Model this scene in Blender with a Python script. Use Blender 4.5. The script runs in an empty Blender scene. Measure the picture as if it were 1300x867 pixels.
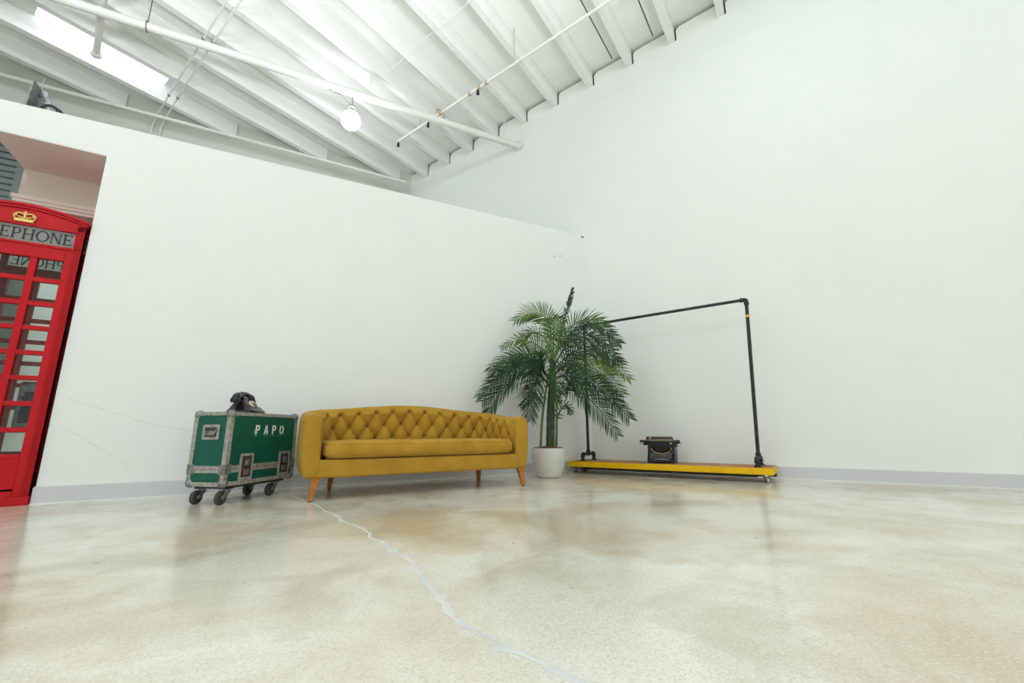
import bpy, bmesh, math, random
from mathutils import Vector, Matrix
random.seed(7)
PI = math.pi
S = bpy.context.scene
COL = S.collection

# ------------------------------------------------------------------ materials
def mat(name, color, rough=0.6, metal=0.0, spec=0.5, noise=None, bump=None, coat=0.0, sheen=0.0):
    """noise=(scale, colour2, low, high) blends a second colour; bump=(scale, strength)"""
    m = bpy.data.materials.new(name); m.use_nodes = True
    nt = m.node_tree; b = nt.nodes['Principled BSDF']
    b.inputs['Base Color'].default_value = (*color, 1)
    b.inputs['Roughness'].default_value = rough
    b.inputs['Metallic'].default_value = metal
    b.inputs['Specular IOR Level'].default_value = spec
    b.inputs['Coat Weight'].default_value = coat
    b.inputs['Sheen Weight'].default_value = sheen
    if noise or bump:
        tc = nt.nodes.new('ShaderNodeTexCoord')
    if noise:
        n = nt.nodes.new('ShaderNodeTexNoise'); n.inputs['Scale'].default_value = noise[0]; n.inputs['Detail'].default_value = 6
        r = nt.nodes.new('ShaderNodeMapRange'); r.inputs['From Min'].default_value = noise[2]; r.inputs['From Max'].default_value = noise[3]
        x = nt.nodes.new('ShaderNodeMix'); x.data_type = 'RGBA'
        x.inputs['A'].default_value = (*color, 1); x.inputs['B'].default_value = (*noise[1], 1)
        nt.links.new(tc.outputs['Object'], n.inputs['Vector']); nt.links.new(n.outputs['Fac'], r.inputs['Value'])
        nt.links.new(r.outputs['Result'], x.inputs['Factor']); nt.links.new(x.outputs['Result'], b.inputs['Base Color'])
    if bump:
        n2 = nt.nodes.new('ShaderNodeTexNoise'); n2.inputs['Scale'].default_value = bump[0]; n2.inputs['Detail'].default_value = 4
        bp = nt.nodes.new('ShaderNodeBump'); bp.inputs['Strength'].default_value = bump[1]; bp.inputs['Distance'].default_value = 0.01
        nt.links.new(tc.outputs['Object'], n2.inputs['Vector']); nt.links.new(n2.outputs['Fac'], bp.inputs['Height'])
        nt.links.new(bp.outputs['Normal'], b.inputs['Normal'])
    return m

def emis(name, color, strength):
    m = bpy.data.materials.new(name); m.use_nodes = True
    nt = m.node_tree; nt.nodes.clear()
    e = nt.nodes.new('ShaderNodeEmission'); e.inputs['Color'].default_value = (*color, 1); e.inputs['Strength'].default_value = strength
    o = nt.nodes.new('ShaderNodeOutputMaterial'); nt.links.new(e.outputs[0], o.inputs[0])
    return m

def glass_mat():
    m = bpy.data.materials.new('window_glass'); m.use_nodes = True
    nt = m.node_tree; nt.nodes.clear()
    t = nt.nodes.new('ShaderNodeBsdfTransparent'); t.inputs['Color'].default_value = (.93, .96, .94, 1)
    g = nt.nodes.new('ShaderNodeBsdfGlossy'); g.inputs['Roughness'].default_value = .02
    f = nt.nodes.new('ShaderNodeFresnel'); f.inputs['IOR'].default_value = 1.45
    x = nt.nodes.new('ShaderNodeMixShader'); o = nt.nodes.new('ShaderNodeOutputMaterial')
    nt.links.new(f.outputs[0], x.inputs[0]); nt.links.new(t.outputs[0], x.inputs[1]); nt.links.new(g.outputs[0], x.inputs[2])
    nt.links.new(x.outputs[0], o.inputs[0])
    return m

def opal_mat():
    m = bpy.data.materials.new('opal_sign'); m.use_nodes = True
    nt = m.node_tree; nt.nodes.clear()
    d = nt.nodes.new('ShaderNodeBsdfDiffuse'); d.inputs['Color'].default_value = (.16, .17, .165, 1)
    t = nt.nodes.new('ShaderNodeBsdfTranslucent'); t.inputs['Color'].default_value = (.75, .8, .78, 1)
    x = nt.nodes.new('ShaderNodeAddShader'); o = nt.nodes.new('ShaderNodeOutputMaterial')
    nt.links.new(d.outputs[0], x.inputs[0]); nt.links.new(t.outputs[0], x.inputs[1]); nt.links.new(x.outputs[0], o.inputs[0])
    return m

def floor_mat():
    m = bpy.data.materials.new('polished_concrete'); m.use_nodes = True
    nt = m.node_tree; N = nt.nodes; L = nt.links; b = N['Principled BSDF']
    tc = N.new('ShaderNodeTexCoord')
    def noise(scale, detail=6, rough=.6, vec=None, dist=0):
        n = N.new('ShaderNodeTexNoise'); n.inputs['Scale'].default_value = scale; n.inputs['Detail'].default_value = detail
        n.inputs['Roughness'].default_value = rough; n.inputs['Distortion'].default_value = dist
        L.new(vec or tc.outputs['Object'], n.inputs['Vector']); return n.outputs['Fac']
    def rng(v, lo, hi, a=0., c=1.):
        r = N.new('ShaderNodeMapRange'); r.inputs['From Min'].default_value = lo; r.inputs['From Max'].default_value = hi
        r.inputs['To Min'].default_value = a; r.inputs['To Max'].default_value = c
        L.new(v, r.inputs['Value']); return r.outputs['Result']
    def mix(f, A, B):
        x = N.new('ShaderNodeMix'); x.data_type = 'RGBA'
        for k, v in (('Factor', f), ('A', A), ('B', B)):
            if isinstance(v, tuple): x.inputs[k].default_value = (*v, 1)
            elif isinstance(v, float): x.inputs[k].default_value = v
            else: L.new(v, x.inputs[k])
        return x.outputs['Result']
    def mul(a, c):
        x = N.new('ShaderNodeMath'); x.operation = 'MULTIPLY'; L.new(a, x.inputs[0])
        if isinstance(c, float): x.inputs[1].default_value = c
        else: L.new(c, x.inputs[1])
        return x.outputs[0]
    mp = N.new('ShaderNodeMapping'); mp.inputs['Location'].default_value = (3.1, 7.7, 0); mp.inputs['Scale'].default_value = (1, 1, 1)
    L.new(tc.outputs['Object'], mp.inputs['Vector'])
    mp2 = N.new('ShaderNodeMapping'); mp2.inputs['Location'].default_value = (-5.3, 2.2, 0); mp2.inputs['Rotation'].default_value = (0, 0, .6)
    L.new(tc.outputs['Object'], mp2.inputs['Vector'])
    c = mix(rng(noise(1.3, 4, .55, mp.outputs[0]), .40, .62), (.82, .795, .70), (.91, .90, .825))
    c = mix(mul(rng(noise(.85, 5, .6, mp2.outputs[0], .5), .46, .62), .85), c, (.55, .44, .285))     # tan stains
    c = mix(mul(rng(noise(2.1, 4, .6, mp.outputs[0], .4), .50, .66), .60), c, (.50, .44, .33))       # grey-brown stains
    c = mix(mul(rng(noise(1.5, 4, .6, mp2.outputs[0]), .56, .68), .45), c, (.64, .44, .26))          # rust blush
    c = mix(mul(rng(noise(48, 2, .5), .42, .70), .20), c, (.44, .405, .32))                          # mottling
    c = mix(mul(rng(noise(135, 1, .5), .48, .72), .40), c, (.36, .33, .26))                          # fine dark aggregate
    c = mix(mul(rng(noise(100, 1, .5, mp.outputs[0]), .56, .72), .45), c, (.88, .87, .82))           # fine light aggregate
    v = N.new('ShaderNodeTexVoronoi'); v.inputs['Scale'].default_value = 6.0; L.new(tc.outputs['Object'], v.inputs['Vector'])
    chips = mul(rng(v.outputs['Distance'], .070, .050), rng(noise(2.3, 2), .50, .54))
    c = mix(mul(chips, .7), c, (.24, .225, .19))                                                     # dark pebbles
    L.new(c, b.inputs['Base Color'])
    b.inputs['Roughness'].default_value = .2
    b.inputs['Specular IOR Level'].default_value = .5
    b.inputs['Coat Weight'].default_value = .25; b.inputs['Coat Roughness'].default_value = .10
    bp = N.new('ShaderNodeBump'); bp.inputs['Strength'].default_value = .05; bp.inputs['Distance'].default_value = .01
    L.new(noise(5, 4, .6), bp.inputs['Height']); L.new(bp.outputs['Normal'], b.inputs['Normal'])
    return m

WALLW = (.845, .868, .855)
M = dict(
    wall=mat('white_wall_paint', WALLW, .55, spec=.3, noise=(1.6, (.825, .85, .842), .35, .7), bump=(14, .05)),
    ceil=mat('white_ceiling_paint', (.86, .878, .86), .6, spec=.3, noise=(1.1, (.83, .85, .83), .35, .7), bump=(40, .06)),
    backwall=mat('grey_block_paint', (.68, .70, .665), .7, spec=.2, noise=(1.4, (.61, .63, .59), .35, .7)),
    baseb=mat('lavender_grey_baseboard', (.62, .625, .66), .5, spec=.3),
    caulk=mat('white_caulk', (.80, .81, .80), .5),
    pink=mat('dusty_pink_soffit', (.76, .67, .62), .7, noise=(2.5, (.72, .635, .585), .4, .7)),
    beige=mat('shaded_beige_header', (.66, .60, .53), .7),  # the shade on the header beam is put into this beige
    shut=mat('grey_shutter', (.12, .14, .137), .5, metal=.2),
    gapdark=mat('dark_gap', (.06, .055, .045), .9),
    cracksoft=mat('hairline_crack', (.66, .66, .63), .8),
    crackfill=mat('pale_crack_filler', (.74, .75, .745), .4, noise=(9, (.62, .63, .625), .4, .7)),
    floor=floor_mat(),
    pipe=mat('white_pipe_paint', (.78, .79, .76), .45),
    rust=mat('rusty_tan_fitting', (.50, .40, .28), .6),
    black=mat('black_rubber', (.018, .018, .018), .55),
    red=mat('red_gloss_paint', (.42, .004, .009), .38, spec=.22, noise=(3, (.36, .003, .007), .4, .7), bump=(60, .03)),
    gold=mat('gold_paint', (.72, .50, .17), .38, metal=.55),
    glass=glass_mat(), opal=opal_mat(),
    ink=mat('black_lettering', (.012, .012, .014), .5),
    green=mat('green_case_laminate', (.0, .082, .050), .45, spec=.35, noise=(6, (.0, .062, .036), .4, .7), bump=(120, .12)),
    alu=mat('worn_aluminium', (.43, .415, .38), .5, metal=.35, noise=(35, (.21, .20, .185), .45, .75)),
    steel=mat('dull_steel', (.27, .28, .275), .45, metal=.7, noise=(30, (.11, .11, .105), .45, .7)),
    rivet=mat('rivet', (.22, .17, .14), .4, metal=.6),
    stencil=mat('white_stencil_paint', (.82, .84, .82), .6),
    smear=mat('smeared_paint', (.10, .34, .27), .6),
    rubber=mat('grey_tyre', (.045, .045, .042), .6),
    bake=mat('black_bakelite', (.007, .007, .008), .22, spec=.4),
    cream=mat('cream_dial', (.75, .68, .42), .4),
    sofa=mat('mustard_velvet', (.400, .232, .030), .9, spec=.1, sheen=.05, noise=(5, (.315, .173, .020), .35, .7), bump=(160, .06)),
    button=mat('button_pit_shade', (.05, .028, .006), .85, spec=.1),  # darkened so the buttons carry the shade of their tufting pits
    oak=mat('orange_wood', (.40, .150, .030), .45, spec=.3, noise=(14, (.29, .10, .018), .4, .7)),
    pot=mat('white_stone_pot', (.66, .655, .615), .6, noise=(9, (.56, .55, .50), .5, .75), bump=(30, .08)),
    soil=mat('brown_mulch', (.17, .075, .03), .95, noise=(40, (.06, .03, .015), .4, .6), bump=(60, .9)),
    stem=mat('dark_green_cane', (.035, .075, .022), .5, noise=(22, (.012, .03, .010), .4, .6)),
    cane=mat('light_green_cane', (.13, .20, .05), .5, noise=(18, (.06, .11, .03), .4, .6)),
    leaf=mat('palm_leaf', (.022, .062, .016), .5, spec=.2, noise=(4, (.008, .030, .012), .35, .65)),
    leaf2=mat('young_palm_leaf', (.085, .150, .018), .5, spec=.2, noise=(4, (.030, .075, .014), .35, .65)),
    iron=mat('black_iron_pipe', (.028, .026, .025), .45, spec=.35, metal=.2, noise=(25, (.014, .013, .013), .4, .7)),
    yellow=mat('yellow_edge_paint', (.72, .43, .0), .5, spec=.25, noise=(10, (.62, .35, .0), .4, .7)),
    plank=mat('orange_brown_plank', (.40, .19, .085), .55, spec=.25, noise=(8, (.28, .12, .05), .35, .7)),
    dark=mat('dark_underframe', (.035, .033, .03), .7),
    chrome=mat('zinc_plate', (.60, .60, .58), .3, metal=.85),
    tyblack=mat('black_japanned_enamel', (.007, .008, .010), .35, spec=.3),
    keyw=mat('key_ring', (.33, .33, .30), .35, metal=.5),
    bulb=emis('lit_bulb', (.97, .99, 1), 230.0),
    skyl=emis('skylight_and_fill', (.93, .97, 1.0), 14.0),  # shared by the skylight and the added fill panels
)

# ------------------------------------------------------------------ mesh helpers
class MB:
    def __init__(s): s.v = []; s.f = []; s.mi = []; s.cur = 0
    def add(s, vs, fs):
        o = len(s.v); s.v += [tuple(p) for p in vs]; s.f += [tuple(i + o for i in f) for f in fs]; s.mi += [s.cur] * len(fs)
    def box(s, lo, hi, Mx=None):
        x0, y0, z0 = lo; x1, y1, z1 = hi
        vs = [Vector(p) for p in ((x0,y0,z0),(x1,y0,z0),(x1,y1,z0),(x0,y1,z0),(x0,y0,z1),(x1,y0,z1),(x1,y1,z1),(x0,y1,z1))]
        if Mx: vs = [Mx @ p for p in vs]
        s.add(vs, [(0,3,2,1),(4,5,6,7),(0,1,5,4),(1,2,6,5),(2,3,7,6),(3,0,4,7)])
    def prism(s, poly, a, b, axis='y', Mx=None):
        """poly in the two other axes, extruded from a to b"""
        n = len(poly)
        def P(p, t):
            q = {'y': (p[0], t, p[1]), 'x': (t, p[0], p[1]), 'z': (p[0], p[1], t)}[axis]
            q = Vector(q); return Mx @ q if Mx else q
        s.add([P(p, a) for p in poly] + [P(p, b) for p in poly],
              [tuple(range(n)), tuple(range(2*n-1, n-1, -1))] + [(i, i+n, (i+1) % n + n, (i+1) % n) for i in range(n)])
    def tube(s, pts, r, seg=12, cap=True):
        pts = [Vector(p) for p in pts]; n = len(pts)
        rs = r if isinstance(r, (list, tuple)) else [r] * n
        t0 = (pts[1] - pts[0]).normalized()
        u = t0.cross(Vector((0, 0, 1)));
        if u.length < 1e-3: u = t0.cross(Vector((1, 0, 0)))
        u.normalize(); vs = []
        for i, p in enumerate(pts):
            a = pts[max(i-1, 0)]; c = pts[min(i+1, n-1)]; t = (c - a).normalized()
            u = (u - t * u.dot(t)).normalized(); w = t.cross(u)
            for k in range(seg):
                q = 2 * PI * k / seg; vs.append(p + (u * math.cos(q) + w * math.sin(q)) * rs[i])
        fs = [(i*seg+k, i*seg+(k+1) % seg, (i+1)*seg+(k+1) % seg, (i+1)*seg+k) for i in range(n-1) for k in range(seg)]
        if cap: fs += [tuple(range(seg-1, -1, -1)), tuple(range((n-1)*seg, n*seg))]
        s.add(vs, fs)
    def lathe(s, prof, seg=32, Mx=None):
        n = len(prof); vs = []
        for r, z in prof:
            for k in range(seg):
                q = 2*PI*k/seg; p = Vector((r*math.cos(q), r*math.sin(q), z)); vs.append(Mx @ p if Mx else p)
        fs = [(i*seg+k, i*seg+(k+1) % seg, (i+1)*seg+(k+1) % seg, (i+1)*seg+k) for i in range(n-1) for k in range(seg)]
        fs += [tuple(range(seg-1, -1, -1)), tuple(range((n-1)*seg, n*seg))]
        s.add(vs, fs)
    def grid(s, rows, closed=False):
        nr, nc = len(rows), len(rows[0])
        s.add([p for r in rows for p in r], [(i*nc+k, i*nc+(k+1) % nc, (i+1)*nc+(k+1) % nc, (i+1)*nc+k) for i in range(nr-1) for k in range(nc if closed else nc-1)])
    def obj(s, name, m, parent=None, bevel=0, seg=2, smooth=False, angle=35):
        me = bpy.data.meshes.new(name); me.from_pydata(s.v, [], s.f)
        ms = m if isinstance(m, (list, tuple)) else [m]
        for k in ms: me.materials.append(k)
        if len(ms) > 1: me.polygons.foreach_set('material_index', s.mi)
        bm = bmesh.new(); bm.from_mesh(me); bmesh.ops.recalc_face_normals(bm, faces=bm.faces); bm.to_mesh(me); bm.free()
        o = bpy.data.objects.new(name, me); COL.objects.link(o)
        if parent: o.parent = parent
        if bevel:
            b = o.modifiers.new('bevel', 'BEVEL'); b.width = bevel; b.segments = seg; b.limit_method = 'ANGLE'; b.angle_limit = math.radians(40)
        if smooth or bevel:
            me.shade_smooth()
            try: me.set_sharp_from_angle(angle=math.radians(angle))
            except Exception: pass
        return o

def rotz(a): return Matrix.Rotation(a, 4, 'Z')
def at(x, y, z, a=0): return Matrix.Translation((x, y, z)) @ rotz(a)
def tag(o, label, cat, group=None):
    o['label'] = label; o['category'] = cat
    if group: o['group'] = group
    return o
def thing(name, label, cat, loc=(0,0,0), rz=0, group=None):
    o = bpy.data.objects.new(name, None); COL.objects.link(o); o.empty_display_size = .1
    o.location = loc; o.rotation_euler = (0, 0, rz)
    return tag(o, label, cat, group)
def struct(o): o['kind'] = 'structure'; return o
def clone(o, parent):
    c = o.copy(); COL.objects.link(c); c.parent = parent
    for ch in list(o.children): clone(ch, c)
    return c
def bez(pts, n):
    """smooth path through pts (Catmull-Rom)"""
    P = [Vector(p) for p in pts]; P = [P[0]*2-P[1]] + P + [P[-1]*2-P[-2]]; out = []
    segs = len(P)-3
    for i in range(n+1):
        t = i/n*segs; k = min(int(t), segs-1); t -= k
        a, b, c, d = P[k:k+4]
        out.append(.5*((2*b)+(c-a)*t+(2*a-5*b+4*c-d)*t*t+(3*b-a-3*c+d)*t**3))
    return out
def bbox_sphere(mb, c, r, seg=14, rings=8, sc=(1,1,1)):
    prof = [(max(r*math.sin(PI*i/rings), 1e-4), -r*math.cos(PI*i/rings)) for i in range(rings+1)]
    mb.lathe(prof, seg, Matrix.Translation(c) @ Matrix.Diagonal((*sc, 1)))
def rrect(w, h, r, n=5):
    pts = []
    for cx, cy, a0 in ((w-r, h-r, 0), (-w+r, h-r, 90), (-w+r, -h+r, 180), (w-r, -h+r, 270)):
        for i in range(n+1):
            a = math.radians(a0+90*i/n); pts.append((cx+r*math.cos(a), cy+r*math.sin(a)))
    return pts

# ------------------------------------------------------------------ the room
D = Vector((.424, -.906, 0)).normalized()        # along the tall right-hand wall
P_ = Vector((-D.y * -1, 0, 0)); P_ = Vector((-.906, -.424, 0)).normalized()   # out of that wall, into the room
NW = -P_
def zr(t): return 5.95 + .0626*t                # underside of the rafters
DEP = .28
TMIN, TMAX = -4.04, 11.0

mb = MB(); mb.box((-14, -14, -.1), (9, 3.75, 0)); FLOOR = struct(mb.obj('floor', M['floor']))
# filled crack in the slab
CR = [(-3.77,-.012),(-3.765,-.089),(-3.718,-.53),(-3.619,-1.109),(-3.577,-1.472),(-3.535,-1.718),(-3.546,-1.856),(-3.502,-2.059),(-3.478,-2.248),(-3.492,-2.366),(-3.468,-2.485),
      (-3.470,-2.68),(-3.446,-2.853),(-3.46,-2.968),(-3.473,-3.073),(-3.488,-3.209),(-3.494,-3.313),(-3.503,-3.404),(-3.511,-3.467),(-3.501,-3.545),(-3.483,-3.62),
      (-3.464,-3.682),(-3.433,-3.766),(-3.416,-3.869),(-3.402,-3.956),(-3.36,-4.2),(-3.37,-4.6)]
rnd = random.Random(3); rows = []
pts = bez([(x, y, 0) for x, y in CR], 220)
for i, p in enumerate(pts):
    t = (pts[min(i+1, 220)] - pts[max(i-1, 0)]).normalized(); n = Vector((-t.y, t.x, 0))
    w = (.0065 + .0060*min(1, max(0, (-p.y-1.2)/1.5))) * (.85 + .25*math.sin(i*.33+1.7*math.sin(i*.21)) + (.9 if i % 41 in (9, 10, 11) else 0) + (.7 if i % 67 in (40, 41, 42, 43) else 0))
    jit = n * .0035*math.sin(i*.55+2*math.sin(i*.37))
    rows.append([p + jit + n*w + Vector((0,0,.0004)), p + jit + Vector((0,0,.0012)), p + jit - n*w*(1+.25*math.sin(i*.41)) + Vector((0,0,.0004))])
mb = MB(); mb.grid(rows); mb.obj('crack_filler', M['crackfill'], FLOOR)

# partition (left wall of the photograph) with a big opening at its left end; top climbs gently to the corner
def ptop(x): return 3.425 + .044*x
JX, LZ = -5.388, 2.885
mb = MB()
mb.prism([(JX, 0), (-.0, 0), (0, ptop(0)), (JX, ptop(JX))], 0, .12)
mb.prism([(-8.4, LZ), (JX, LZ), (JX, ptop(JX)), (-8.4, ptop(-8.4))], 0, .12)
mb.prism([(-14, 0), (-8.4, 0), (-8.4, ptop(-8.4)), (-14, ptop(-14))], 0, .12)
WL = struct(mb.obj('wall_left', M['wall']))
rnd = random.Random(5)
def wall_crack(pp):
    q = bez([(x, 0, z) for x, z in pp], 60); rows = []
    for p in q:
        o = Vector((0, 0, (rnd.random()-.5)*.012)); w = .0009 + .0012*rnd.random()
        rows.append([Vector((p.x, -.0015, p.z+w)) + o, Vector((p.x, -.0015, p.z-w)) + o])
    m_ = MB(); m_.grid(rows); m_.obj('hairline_crack', M['cracksoft'], WL)
wall_crack([(-5.306,.77),(-5.153,.719),(-4.925,.635),(-4.712,.566),(-4.521,.533)])
wall_crack([(-5.318,.553),(-5.185,.474),(-5.056,.375),(-4.953,.318),(-4.852,.216)])
for x, z, m_ in ((-.58, 2.964, 'rust'), (-.466, 3.001, 'rust'), (-.045, 3.40, 'black'), (-.02, 3.403, 'black')):
    mb = MB(); mb.lathe([(.011,0),(.011,.006),(.006,.010)], 10, Matrix.Translation((x, 0, z)) @ Matrix.Rotation(PI/2, 4, 'X')); mb.obj('screw', M[m_], WL)
mb = MB(); mb.box((JX-.012, -.013, .003), (-.004, 0, .122)); BL = struct(mb.obj('baseboard_left', M['baseb'], bevel=.004))
mb = MB(); mb.box((JX-.012, -.017, 0), (-.004, 0, .008)); mb.box((JX-.002, -.010, .1221), (-.004, 0, .1275)); mb.obj('caulk_line', M['caulk'], BL)

# tall right wall
def wallbox(mb, t0, t1, n0, n1, z0, z1, slope=False):
    vs = []
    for t, n in ((t0,n0),(t1,n0),(t1,n1),(t0,n1)):
        p = D*t + NW*n; vs.append((p.x, p.y, z0))
    for t, n in ((t0,n0),(t1,n0),(t1,n1),(t0,n1)):
        p = D*t + NW*n; vs.append((p.x, p.y, z1 + (zr(t) if slope else 0)))
    mb.add(vs, [(0,3,2,1),(4,5,6,7),(0,1,5,4),(1,2,6,5),(2,3,7,6),(3,0,4,7)])
mb = MB(); wallbox(mb, -4.1, 15, 0, .2, 0, 0, True); struct(mb.obj('wall_right', M['wall']))
mb = MB(); wallbox(mb, .013, 15, -.013, 0, .003, .122); BR = struct(mb.obj('baseboard_right', M['baseb'], bevel=.004))
mb = MB(); wallbox(mb, .013, 15, -.017, 0, 0, .008); wallbox(mb, .013, 15, -.010, 0, .1221, .1275); mb.obj('caulk_line', M['caulk'], BR)
# rear wall beyond the partition, plus the unseen sides of the hall
mb = MB(); mb.box((-14, 3.6, 0), (-1.5, 3.75, 6.3)); struct(mb.obj('wall_back', M['backwall']))
mb = MB(); mb.box((-14.2, -14, 0), (-14, 3.75, 7)); struct(mb.obj('wall_side', M['wall']))
mb = MB(); mb.box((-14, -14.2, 0), (9, -14, 7)); struct(mb.obj('wall_front', M['wall']))

# ceiling: deck laid in bays, rafters, end blocking
TS = [-4.05-.63*k for k in range(9, 0, -1)] + [-4.07,-3.50,-2.90,-2.29,-1.68,-1.06,-.43,.22,.87,1.51,2.17] + [2.17+.635*k for k in range(1, 17)]
def pt(t, s, z): q = D*t + P_*s; return Vector((q.x, q.y, z))
def s_start(t): return 0.0 if t > -4.0 else (-.906*t - 3.6)/.424 + .02
SEND = 16.0
def deck_quad(mb, t0, t1, s0, s1, th=.05):
    vs = []
    for dz in (0, th):
        for t, s in ((t0,s0),(t1,s0),(t1,s1),(t0,s1)): vs.append(pt(t, s, zr(t)+DEP+dz))
    mb.add(vs, [(0,3,2,1),(4,5,6,7),(0,1,5,4),(1,2,6,5),(2,3,7,6),(3,0,4,7)])
mb = MB(); SKY = []
for i in range(len(TS)-1):
    a, b = TS[i], TS[i+1]; s0 = max(0, min(s_start(a), s_start(b))) - .1
    cuts = []
    if abs(a+5.31) < .05: cuts = [(3.95, 5.35)]
    elif i in (14, 20, 27, 33): cuts = [(9.2, 11.6)]  # added skylights out of view, put in to light the hall
    prev = s0
    for c0, c1 in cuts:
        deck_quad(mb, a, b, prev, c0); prev = c1; SKY.append((a, b, c0, c1))
    deck_quad(mb, a, b, prev, SEND)
CE = struct(mb.obj('ceiling', M['ceil']))
for k, (a, b, c0, c1) in enumerate(SKY):
    mb = MB(); deck_quad(mb, a+.04, b-.04, c0, c1, .03); w = struct(mb.obj('window_%d' % (k+1), M['skyl'])); w.location.z = .02  # first panel is the real skylight, the rest are added fill
for t in TS:
    mb = MB(); hw = .045; vs = []
    s0 = s_start(t) + (.0 if t > -4 else .0)
    for z in (zr(t), zr(t)+DEP-.002):
        for tt, s in ((t-hw, s0), (t+hw, s0), (t+hw, SEND), (t-hw, SEND)): vs.append(pt(tt, s - (.0 if t < -4 else .02), z))
    mb.add(vs, [(0,3,2,1),(4,5,6,7),(0,1,5,4),(1,2,6,5),(2,3,7,6),(3,0,4,7)]); mb.obj('rafter', M['ceil'], CE)
for i in range(len(TS)-1):
    if TS[i] < -4.1: continue
    a, b = TS[i]+.045, TS[i+1]-.045
    g = .020; mb = MB()
    poly = [(a+g, zr(a)+.001), (a+g, zr(a)+DEP-.085), (a+g+.045, zr(a)+DEP-.042), (b-.002, zr(b)+DEP-.042), (b-.002, zr(b)+.001)]
    n = len(poly); vs = [tuple(D*t + NW*d + Vector((0,0,z))) for d in (.022, .062) for t, z in poly]
    mb.add(vs, [tuple(range(n)), tuple(range(2*n-1, n-1, -1))] + [(k, k+n, (k+1) % n + n, (k+1) % n) for k in range(n)])
    mb.obj('blocking', M['ceil'], CE)
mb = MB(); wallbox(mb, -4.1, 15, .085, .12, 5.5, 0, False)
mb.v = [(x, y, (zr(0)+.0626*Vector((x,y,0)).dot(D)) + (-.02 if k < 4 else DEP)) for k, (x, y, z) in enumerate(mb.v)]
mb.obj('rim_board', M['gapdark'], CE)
# long panel seams in the deck near the right wall
for t, s1 in ((-.57, 5.2), (.62, 5), (1.26, 4.5), (-1.19, 4.5)):
    mb = MB(); vs = [pt(tt, s, zr(tt)+DEP-dz) for dz in (0, .003) for tt, s in ((t-.007, .02), (t+.007, .02), (t+.007, s1), (t-.007, s1))]
    mb.add(vs, [(0,3,2,1),(4,5,6,7),(0,1,5,4),(1,2,6,5),(2,3,7,6),(3,0,4,7)]); mb.obj('panel_seam', M['gapdark'], CE)

# the opening: soffit, header beam with moulding, jamb, shutter, white store-room wall
mb = MB(); mb.box((-6.09, .003, LZ-.006), (JX, .62, LZ-.0005)); mb.box((-6.09, .12, LZ), (JX, .62, LZ+.2)); struct(mb.obj('trim_1', M['pink']))
mb = MB(); mb.box((-6.09, .62, 2.62), (-4.9, .95, LZ+.2)); HB = struct(mb.obj('trim_2', M['beige']))
mb = MB()
for k, (z0, z1, e) in enumerate(((2.585, 2.62, .03), (2.555, 2.585, .02), (2.525, 2.555, .008))): mb.box((-6.09-e, .62-e, z0), (-4.9, .95, z1))
mb.obj('moulding', M['pink'], HB)
mb = MB(); mb.box((JX, .12, 0), (JX+.1, 1.6, LZ)); struct(mb.obj('wall_jamb', M['wall']))
mb = MB(); z = 0
while z < 3.9:
    mb.prism([(2.2, z), (2.18, z+.012), (2.18, z+.062), (2.2, z+.075), (2.23, z+.075), (2.23, z)], -9.5, -6.755, 'x'); z += .078
SH = struct(mb.obj('door_1', M['shut']))
mb = MB(); mb.box((-6.755, 2.17, 0), (-6.69, 2.26, 3.95)); mb.obj('shutter_guide', M['shut'], SH)
mb = MB(); mb.box((-6.6, 2.6, 0), (-4.9, 2.7, 3.0)); struct(mb.obj('wall_storeroom', M['wall']))

# ------------------------------------------------------------------ pipes and ceiling hardware
def rod(mb, x, y, z0, z1, r=.006): mb.tube([(x, y, z0), (x, y, z1)], r, 6)
A0, A1 = Vector((-.49, 1.045, 5.455)), Vector((-9.0, 1.66, 5.455))
sp = thing('sprinkler_pipe', 'thick white sprinkler main crossing the ceiling and ending at the tall right wall', 'pipe', A0)
mb = MB(); mb.tube([Vector((0,0,0)), A1-A0], .054, 20); mb.obj('pipe_run', M['pipe'], sp, smooth=True)
mb = MB(); mb.lathe([(.085,0),(.085,.02),(.06,.05)], 20, Matrix.Translation((.0,0,0)) @ Matrix.Rotation(-PI/2, 4, 'Y')); mb.obj('wall_flange', M['pipe'], sp, smooth=True)
for x, mm in ((-.30, 'pipe'), (-5.2, 'steel'), (-2.55, 'pipe')):
    f = x/(A1-A0).x; c = (A1-A0)*f; h = MB()
    q = A0 + c; tt = Vector((q.x, q.y, 0)).dot(D); top = zr(tt)+DEP-5.455
    h.tube([c+Vector((0,.062*math.cos(a), .062*math.sin(a))) for a in [PI*2*k/16 for k in range(17)]], .007, 6)
    rod(h, c.x, c.y, .06, top); h.obj('pipe_hanger', M[mm], sp, smooth=True)
B0, B1 = Vector((-1.93, 3.13, 5.45)), Vector((-11, 3.56, 5.45)); B1.y = 3.51
sp2 = thing('conduit_pipe', 'thinner white pipe running along the rear wall above the partition', 'pipe', B0)
mb = MB(); mb.tube([Vector((0,0,0)), B1-B0], .027, 16); mb.obj('pipe_run', M['pipe'], sp2, smooth=True)
mb = MB()
mb.tube([Vector((-.03,0,0)), (.03,0,0)], .034, 12); mb.obj('end_cap', M['pipe'], sp2, smooth=True)
for x in (-5.25, -1.9):
    h = MB(); c = (B1-B0)*(x/(B1-B0).x); q = B0+c; top = zr(Vector((q.x,q.y,0)).dot(D))-5.45
    rod(h, c.x, c.y, .03, top, .008); h.tube([c+Vector((0,.033*math.cos(a), .033*math.sin(a))) for a in [PI*2*k/16 for k in range(17)]], .007, 6)
    h.obj('pipe_hanger', M['pipe'], sp2, smooth=True)
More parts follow.
